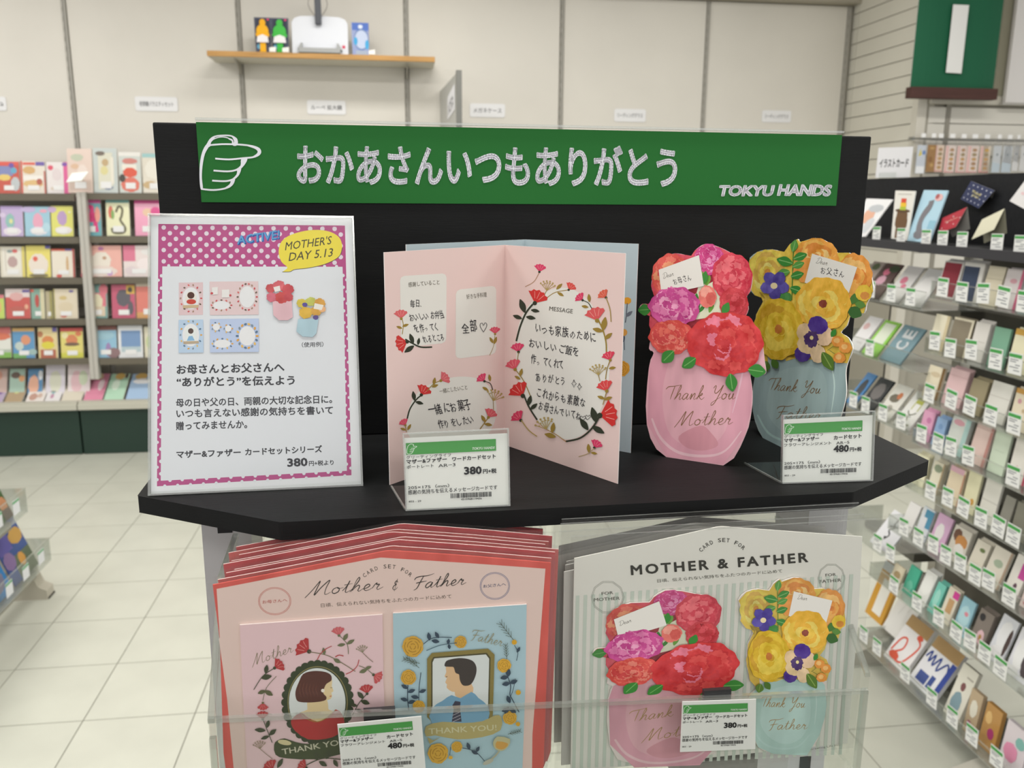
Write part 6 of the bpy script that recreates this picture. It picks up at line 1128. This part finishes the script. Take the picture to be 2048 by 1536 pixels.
def bin_tag(lb, c4, kind):
    n0 = .4395
    FF = Fr(FBn.p(0, 0, .0012), FBn.x, FBn.y); q = [FF.loc(hit(p[0], p[1], FF.o, FF.z)) for p in c4]
    t = thing('clip_price_tag', lb, 'price tag', FF.p(*q[0])); prism(MB(), M('e8e8e6'), q, -.0003, .0001, FF).build('price_paper', t); prism(MB(), CLR, q, .0008, .0014, FF).build('clear_sleeve', t)
    cx, = [(q[2][0]+q[3][0])/2]; cy = max(q[2][1], q[3][1]); prism(MB(), M('2c2c2e', 'satin'), [(cx-.009, cy-.004), (cx+.009, cy-.004), (cx+.009, cy+.004), (cx-.009, cy+.004)], -.006, -.003, FF).build('black_clip', t)
    tag_art(FF, q, kind, t)
bin_tag('white tag reading 480 clipped to the bin before the pink card packs', [(688, 1544), (855, 1527), (850, 1420), (682, 1441)], 480)
bin_tag('white tag reading 380 clipped to the bin before the white card packs', [(1365, 1479), (1516, 1469), (1521, 1368), (1373, 1377)], 380)

# ------------------------------------------------------------ card packs in the bin
def pack_frame(n, u0, u1, z=-.362): return card_frame(SF.p(u0, n, z), SF.p(u1, n, z), .0)
def bag(F, x0, x1, y1, t, z=.0022):
    prism(MB(), M('fcfcfc', 'clearbag'), [(x0, 0), (x1, 0), (x1, y1), (x0, y1-.001)], z, z+.0002, F).build('clear_bag', t)
    box(MB(), EDG, (x0, x1), (y1-.001, y1-.0005), (z+.0002, z+.0004), F).build('bag_seam', t)
# pink packs
nP = .455
FPk = pack_frame(nP, sp(440, 1480, nP)[0], sp(1100, 1480, nP)[0]); mpD = crop_map(FPk, 400, 1000, 2.768)
OUT = [(70, 470), (480, 392), (1030, 282), (1060, 280), (1500, 310), (1942, 348), (1925, 800), (1900, 1500), (1880, 1560), (160, 1620), (130, 1400), (110, 780)]
fp = thing('card_pack', 'frontmost pink card pack with woman and man portraits in the clear bin', 'card pack', FPk.p(.1, 0), 'pink card packs in the bin')
op = [mpD(*p) for p in OUT]; lowb = min(p[1] for p in op); op = [(a, max(b, .002)) for a, b in op]
sheet(FPk, op, .0008, M('d9564c', 'soft'), fp, 'backing_card')
A = Art(FPk, mpD, .0001); A.par = fp
A.poly([(92, 492), (500, 412), (900, 335), (1000, 318), (1500, 350), (1912, 380), (1880, 800), (1840, 1300), (1838, 1500), (188, 1500), (150, 1100), (105, 770), (110, 760)], 'e8cfc6'); A.part('backing_print', fp)
A.arc('CARD SET FOR', 1040, 560, 182, 132, 50, 22, '4c4038', .012)
A.script('Mother', 600, 530, 1010, 492, 33, '2e2620', 5.5, slant=.45); A.script('&', 1062, 500, 1096, 496, 26, '2e2620', 5); A.script('Father', 1180, 492, 1470, 466, 30, '2e2620', 5.5, slant=.45)
A.text('日頃、伝えられない気持ちをふたつのカードに込めて', 670, 594, 1392, 543, 22, '5a4c40', 0)
A.text('お母さんへ', 346, 574, 484, 562, 18, 'c87068', .01); A.text('お父さんへ', 1568, 486, 1694, 474, 18, '5c6484', .01)
A.ring(414, 559, 90, 76, 2.4, 'cf7a70').ring(414, 559, 84, 70, 2, 'cf7a70').ring(1632, 475, 82, 75, 2.4, '70789c').ring(1632, 475, 76, 69, 2, '70789c'); A.part('lettering', fp)
def subcard(poly_, col, nm, lift=.0014):
    pts = [mpD(*p) for p in poly_]; pts = [(a, max(b, .003)) for a, b in pts]; return sheet(FPk, pts, lift-.0002, M(col), fp, nm, c0=.0002, side=M('e8dcd8'))
subcard([(222, 686), (1010, 628), (1016, 1000), (1040, 1560), (268, 1560), (235, 1000)], 'ebcbcf', 'mother_card'); subcard([(1068, 621), (1806, 572), (1800, 1000), (1780, 1560), (1088, 1560), (1072, 1000)], 'b0d0db', 'father_card')
A.z = .0015; KG = '34401f'
A.script('Mother', 300, 908, 520, 832, 26, '8f8468', 3.4, slant=.3)
# scalloped oval with the woman's portrait
for i in range(32): t_ = 2*math.pi*i/32; A.ell(652+178*math.cos(t_), 1112+212*math.sin(t_), 24, 24, '2f3c1e', n=10)
A.ell(652, 1112, 182, 216, '2f3c1e', n=40).ring(652, 1112, 164, 198, 5, '8c8250', n=40).ell(650, 1112, 156, 190, 'e2e8e6', n=40)
A.poly([(600, 1090), (700, 1085), (712, 1150), (760, 1165), (790, 1200), (600, 1230), (520, 1210), (560, 1165), (596, 1150)], 'e6d0a0', smooth=2)
A.poly([(660, 985), (728, 975), (730, 1020), (740, 1048), (728, 1058), (732, 1072), (724, 1092), (696, 1100), (664, 1110)], 'e6d0a0', smooth=2)
A.poly([(533, 1090), (530, 1050), (548, 1000), (572, 955), (625, 938), (690, 942), (725, 960), (728, 990), (700, 1010), (686, 1040), (684, 1062), (700, 1080), (696, 1098), (660, 1108), (600, 1112), (550, 1108)], '55281c', smooth=3)
for k in range(6): A.line([(560+k*18, 1000+k*3), (552+k*18, 1040), (560+k*19, 1075)], 2, '7a4430')
A.ell(681, 1046, 10, 10, 'f4ece0', n=10).line([(722, 1030), (732, 1030)], 2.5, '3c2c24', smooth=0).line([(718, 1078), (728, 1076)], 4, 'c8443c', smooth=0)
A.poly([(512, 1200), (560, 1168), (600, 1196), (650, 1216), (700, 1196), (752, 1150), (790, 1180), (800, 1250), (760, 1290), (700, 1312), (600, 1315), (530, 1270), (506, 1230)], 'b9282a', smooth=2); A.line([(556, 1168), (590, 1200), (650, 1218), (705, 1194), (750, 1152)], 4, 'a88838')
A.poly([(412, 1345), (430, 1322), (470, 1310), (530, 1330), (600, 1340), (700, 1325), (790, 1290), (900, 1260), (905, 1360), (790, 1395), (640, 1425), (480, 1420), (420, 1400)], '3f4a26', smooth=2); A.ell(470, 1332, 38, 14, 'dccfa0', ang=10)
A.text('THANK YO', 458, 1400, 770, 1348, 32, 'd8d4bc', .012); A.part('portrait_print', fp, 'oval portrait of a woman with brown hair')
CR_, CR2 = 'b93236', 'cc5458'; G_, G3_ = '3c4428', '6e7250'
A.carn(770, 742, 100, 50, 'd06068', G3_).line([(775, 745), (815, 790), (822, 845)], 3.5, G3_).leaf(795, 770, 60, 45, G3_, .5).leaf(805, 790, 190, 45, G3_, .4).leaf(812, 790, 30, 50, G3_, .4)
A.carn(605, 830, 145, 78, CR_, '3c3c28').line([(605, 832), (700, 850), (780, 890), (860, 940)], 4, '7a7450').leaf(690, 848, 100, 40, G3_, .5).leaf(740, 870, 330, 45, G3_, .5)
A.line([(650, 875), (670, 840), (700, 815), (730, 800)], 4, CR_).line([(750, 860), (770, 850), (795, 855)], 5, CR_).line([(880, 875), (870, 910), (840, 940), (808, 955)], 4, CR_)
A.umbel(900, 835, 100, 38, '8c8868').line([(900, 835), (930, 865), (958, 888)], 3, '7a6c50')
A.carn(960, 958, 330, 52, CR2, G_).line([(960, 958), (920, 925), (880, 908)], 3.5, G3_).leaf(925, 930, 200, 45, G3_, .5).leaf(915, 925, 20, 36, G3_, .5)
A.carn(925, 1062, 98, 52, CR_, G_).line([(925, 1062), (880, 1115), (845, 1180)], 4, G_).leaf(905, 1090, 130, 50, G_, .5).leaf(890, 1100, 340, 52, G_, .5).leaf(870, 1130, 165, 40, G_, .5).leaf(862, 1150, 340, 45, G_, .5)
A.carn(415, 920, 35, 56, CR_, G_).line([(415, 920), (350, 965), (300, 1040)], 4, G_).leaf(365, 950, 80, 48, G_, .5).leaf(340, 975, 10, 60, G_, .5)
A.line([(425, 965), (370, 1030), (350, 1100)], 3, G3_).carn(350, 1112, 270, 42, 'c8484c', '6e6a40').leaf(360, 1045, 330, 52, '5a5c38', .5).leaf(365, 1045, 200, 45, '5a5c38', .5)
A.carn(350, 1202, 95, 46, CR_, G_).line([(350, 1200), (375, 1265), (402, 1332)], 4, G_).leaf(372, 1250, 75, 45, G_, .5).leaf(365, 1265, 175, 60, G_, .4).leaf(385, 1290, 40, 50, G_, .5).leaf(385, 1295, 200, 48, G_, .4)
A.umbel(335, 1365, 100, 42, '9c8c70').line([(335, 1365), (370, 1395), (405, 1422)], 3, '8c7a60')
A.line([(590, 1455), (680, 1418), (790, 1425)], 5, G_).leaf(650, 1430, 100, 48, G_, .5).leaf(700, 1422, 70, 50, G_, .5).leaf(660, 1435, 330, 50, G_, .5).leaf(740, 1425, 300, 45, G_, .5); A.carn(405, 1478, 120, 55, CR_, G_); A.carn(590, 1470, 150, 50, CR_, G_).leaf(430, 1470, 60, 60, G_, .4)
A.part('flower_print', fp)
A.script('Father', 1495, 762, 1672, 800, 26, '9a9068', 3.4, slant=.2)
A.poly([(1282, 836), (1592, 812), (1628, 845), (1618, 1190), (1560, 1225), (1290, 1222), (1256, 1190), (1256, 868)], '8a7c3c').poly([(1290, 858), (1585, 835), (1606, 862), (1598, 1205), (1278, 1212), (1278, 880)], '4c4824').poly([(1296, 866), (1580, 844), (1598, 868), (1590, 1205), (1286, 1210), (1286, 888)], 'dfe6e4')
A.poly([(1420, 1010), (1500, 1005), (1508, 1060), (1470, 1100), (1410, 1070)], 'e2bd90', smooth=2)
A.poly([(1362, 905), (1430, 900), (1445, 1000), (1425, 1042), (1395, 1050), (1364, 1028), (1366, 1010), (1356, 998), (1364, 975), (1352, 965), (1362, 940)], 'e2bd90', smooth=2)
A.poly([(1352, 908), (1362, 880), (1400, 868), (1450, 864), (1505, 878), (1528, 915), (1522, 965), (1496, 1010), (1455, 1015), (1436, 985), (1432, 955), (1412, 945), (1402, 915), (1378, 912)], '38302c', smooth=3); A.line([(1358, 968), (1368, 966)], 3, '2c2420', smooth=0)
A.poly([(1284, 1140), (1340, 1100), (1390, 1068), (1440, 1085), (1500, 1050), (1540, 1085), (1592, 1130), (1592, 1205), (1500, 1225), (1284, 1225)], '77a9c8', smooth=2)
A.poly([(1410, 1100), (1440, 1105), (1438, 1145), (1446, 1215), (1392, 1215), (1402, 1148), (1395, 1125)], '34344c'); 
for k in range(3): A.line([(1396, 1180+k*18), (1440, 1160+k*18)], 3, 'b8b4c0', smooth=0)
A.poly([(1256, 1300), (1290, 1318), (1330, 1300), (1270, 1338)], 'b8a868'); A.poly([(1250, 1240), (1340, 1215), (1450, 1222), (1560, 1212), (1630, 1180), (1665, 1190), (1660, 1262), (1560, 1300), (1420, 1312), (1300, 1290), (1250, 1296)], 'bcae70', smooth=2)
A.text('THANK YOU!', 1265, 1284, 1640, 1262, 32, 'dcd8b0', .012); A.part('portrait_print', fp, 'square-framed portrait of a man in a blue shirt')
for i, (x, y, r) in enumerate(((1177, 800, 58), (1440, 775, 34), (1153, 970, 42), (1680, 905, 38), (1210, 1130, 34), (1712, 1192, 38), (1316, 1388, 56), (1420, 1352, 30), (1736, 775, 14), (1758, 1052, 14), (1756, 1226, 12))): A.rose(x, y, r, 'd8a838', 'a87c1c', i)
NV = '3c4a58'
A.line([(1235, 785), (1290, 750), (1392, 748)], 4, NV).leaf(1270, 765, 100, 45, NV, .5).leaf(1320, 752, 120, 40, NV, .5).leaf(1280, 765, 350, 44, NV, .5).line([(1252, 820), (1330, 790), (1420, 778)], 4, '4c6470').leaf(1370, 785, 80, 30, NV, .6).leaf(1375, 785, 280, 28, NV, .6)
A.line([(1150, 1010), (1148, 1080), (1155, 1150)], 5, NV)
for a_, y in ((150, 1030), (20, 1050), (165, 1095), (20, 1110)): A.leaf(1150, y, a_, 42, NV, .5)
A.line([(1222, 940), (1212, 1020), (1210, 1095)], 4, NV).leaf(1212, 1050, 20, 40, NV, .5).leaf(1210, 1080, 170, 44, NV, .5).line([(1690, 940), (1715, 1010), (1712, 1060), (1725, 1090), (1762, 1160)], 5, NV)
for a_, x, y in ((80, 1700, 965), (190, 1702, 965), (190, 1712, 1000), (20, 1712, 1000), (110, 1712, 1110), (200, 1708, 1140), (330, 1708, 1140), (240, 1705, 1130)): A.leaf(x, y, a_, 44, NV, .55)
A.line([(1742, 975), (1728, 1040), (1712, 1080)], 3, NV).line([(1736, 790), (1755, 830), (1748, 876)], 3.5, NV).leaf(1750, 830, 60, 34, NV, .5)
def sprig(x, y, a0, L, col='5a6458'):
    a = math.radians(a0); X1, Y1 = x+L*math.cos(a), y-L*math.sin(a); A.line([(x, y), (X1, Y1)], 3, col, smooth=0)
    for k in range(1, 6):
        px_, py_ = x+(X1-x)*k/6, y+(Y1-y)*k/6
        for s_ in (35, -35): b = math.radians(a0+s_); A.line([(px_, py_), (px_+L*.26*math.cos(b), py_-L*.26*math.sin(b))], 2.4, col, smooth=0)
sprig(1732, 762, 128, 125); sprig(1695, 868, 95, 85); sprig(1212, 915, 140, 95); sprig(1215, 890, 165, 95); sprig(1700, 1280, 15, 75)
A.line([(1380, 1395), (1385, 1350)], 3, NV).line([(1450, 1355), (1520, 1375), (1572, 1428)], 4, NV).leaf(1490, 1365, 110, 42, NV, .5).leaf(1500, 1370, 330, 40, NV, .5).leaf(1525, 1378, 60, 36, NV, .5).ell(1385, 1408, 12, 10, 'd8a838', n=8)
A.poly([(1642, 1292), (1712, 1306), (1700, 1350), (1668, 1372), (1632, 1362), (1618, 1328)], 'b9b48c', smooth=2).poly([(1640, 1318), (1700, 1330), (1690, 1352), (1664, 1364), (1634, 1352)], 'c89a50', smooth=2).line([(1655, 1370), (1630, 1400), (1600, 1425)], 9, 'a8a890', smooth=0).ell(1592, 1432, 32, 12, 'b0b0a0', ang=-25); A.part('flower_print', fp)
mnx = min(a for a, b in op); mxx = max(a for a, b in op); topy = max(b for a, b in op)
prism(MB(), M('fcfcfc', 'clearbag'), [(a+(.002 if a > .1 else -.002), b+(.0025 if b > .02 else 0)) for a, b in op], .0024, .0026, FPk).build('clear_bag', fp)
ORDN = ['second', 'third', 'fourth', 'fifth', 'sixth', 'seventh', 'eighth', 'rearmost']
for k in range(8):
    n = nP+.0062*(k+1); F = pack_frame(n, 0, 1); dx = (SF.p(0, n, 0)-SF.p(0, nP, 0)); s_ = 1
    base = FPk.o+SN*(.0062*(k+1))+SU*(.0035*((k % 3)-.3)+.0028)
    F = Fr(base+SZ*(.001*(k % 2)), FPk.x, FPk.y)
    t = thing('card_pack', 'wrapped pink pack with red edge, %s from the front of the pink row' % ORDN[k], 'card pack', F.p(.1, 0), 'pink card packs in the bin')
    sheet(F, op, .0008, M('c9565a' if k % 2 else 'd46a66', 'soft'), t, 'backing_card', side=M('e8d0cc'))
    A = Art(F, lambda x, y: (x, y), .00012); cxp = sum(a for a, b in op)/len(op)
    A.poly([(cxp+(a-cxp)*.955, b-.0075 if b > .02 else b) for a, b in op], 'd9bab2'); A.part('backing_print', t)
    prism(MB(), M('fcfcfc', 'clearbag'), [(a+(.002 if a > .1 else -.002), b+(.0025 if b > .02 else 0)) for a, b in op], .001, .0012, F).build('clear_bag', t)
# white packs
nW = .47
FWk = pack_frame(nW, sp(1140, 1480, nW)[0], sp(1693, 1480, nW)[0], -.3635); mpE = crop_map(FWk, 1100, 1000, 2.865)
OUT = [(140, 335), (560, 245), (955, 155), (985, 152), (1400, 182), (1790, 210), (1765, 700), (1700, 1430), (1680, 1476), (600, 1535), (118, 1560), (128, 900)]
fw = thing('card_pack', 'frontmost white card pack with two flower vases in the clear bin', 'card pack', FWk.p(.1, 0), 'white card packs in the bin')
ow = [mpE(*p) for p in OUT]; ow = [(a, max(b, .002)) for a, b in ow]
sheet(FWk, ow, .0008, M('e2e2da'), fw, 'backing_card')
A = Art(FWk, mpE, .0001)
ybt = lambda x: 1558-(x-118)*.052
for i in range(36):
    x = 148+i*44.8
    if x > 1730: break
    yt = 548-(x-148)*.078; xb = 128+(x-148)*.985-(x*.012)
    A.poly([(x, yt), (x+21, yt-1.6), (xb+19, ybt(x)-18), (xb, ybt(x)-18)], 'c6d2c6')
A.part('stripe_print', fw)
A.arc('CARD SET FOR', 992, 400, 160, 138, 48, 23, '4a4a44', .012)
A.text('MOTHER & FATHER', 464, 431, 1480, 356, 58, '33332c', .03, 0, 3, sp=1.3); A.text('日頃、伝えられない気持ちをふたつのカードに込めて', 615, 473, 1330, 415, 20, '55554c', 0)
A.text('FOR', 296, 544, 362, 538, 17, '5c5c54', .004).text('MOTHER', 252, 580, 400, 570, 18, '5c5c54', .004).text('FOR', 1578, 438, 1638, 433, 16, '5c5c54', .004).text('FATHER', 1545, 476, 1668, 466, 18, '5c5c54', .004)
for r_ in (95, 88): A.ring(330, 556, r_, r_, 1.6, '8c9088', n=10).ring(1612, 448, r_*.82, r_*.9, 1.6, '8c9088', n=10)
A.text('© Greeting Life Inc.', 1462, 1440, 1662, 1408, 15, '6c6c64'); A.part('lettering', fw)
def cutout(sil, tr, art, nm, foot):
    # a die-cut card lying proud of the backing
    pts = [mpE(*tr(*p)) for p in crom(sil, 2, True)]; pts = [(a, max(b, .004)) for a, b in pts]
    prism(MB(), M('e6ddd8'), pts, .0004, .0016, FWk).build(nm, fw)
    A = Art(FWk, mpE, .0017); A.par = fw; A.jar = ('b4d6d0', 'bfdeda'); art(A, tr, False, 'b4925c')
trM = affine([(450, 105), (80, 470), (232, 1297)], [(655, 512), (245, 872), (478, 1528)]); trF = affine([(1060, 72), (720, 640), (870, 1240)], [(1392, 438), (1122, 940), (1275, 1446)])
cutout(SIL_M, trM, mother_art, 'mother_card', 0); cutout(SIL_F, trF, father_art, 'father_card', 0)
mnx = min(a for a, b in ow); mxx = max(a for a, b in ow); topy = max(b for a, b in ow)
bag(FWk, mnx-.003, mxx+.003, topy+.001, fw)
for k in range(6):
    F = Fr(FWk.o+SN*(.0075*(k+1))+SU*(.0025*((k % 3)-1)-.002)+SZ*(.001*(k % 2)), FWk.x, FWk.y)
    t = thing('card_pack', 'wrapped white pack, %s from the front of the white row' % ['second', 'third', 'fourth', 'fifth', 'sixth', 'rearmost'][k], 'card pack', F.p(.1, 0), 'white card packs in the bin')
    sheet(F, [(a, b-.012 if b > .1 else b) for a, b in ow], .0008, M('e0e0da'), t, 'backing_card')
    bag(F, mnx-.004, mxx+.004, topy+.001+.001*(k % 3), t, .001)
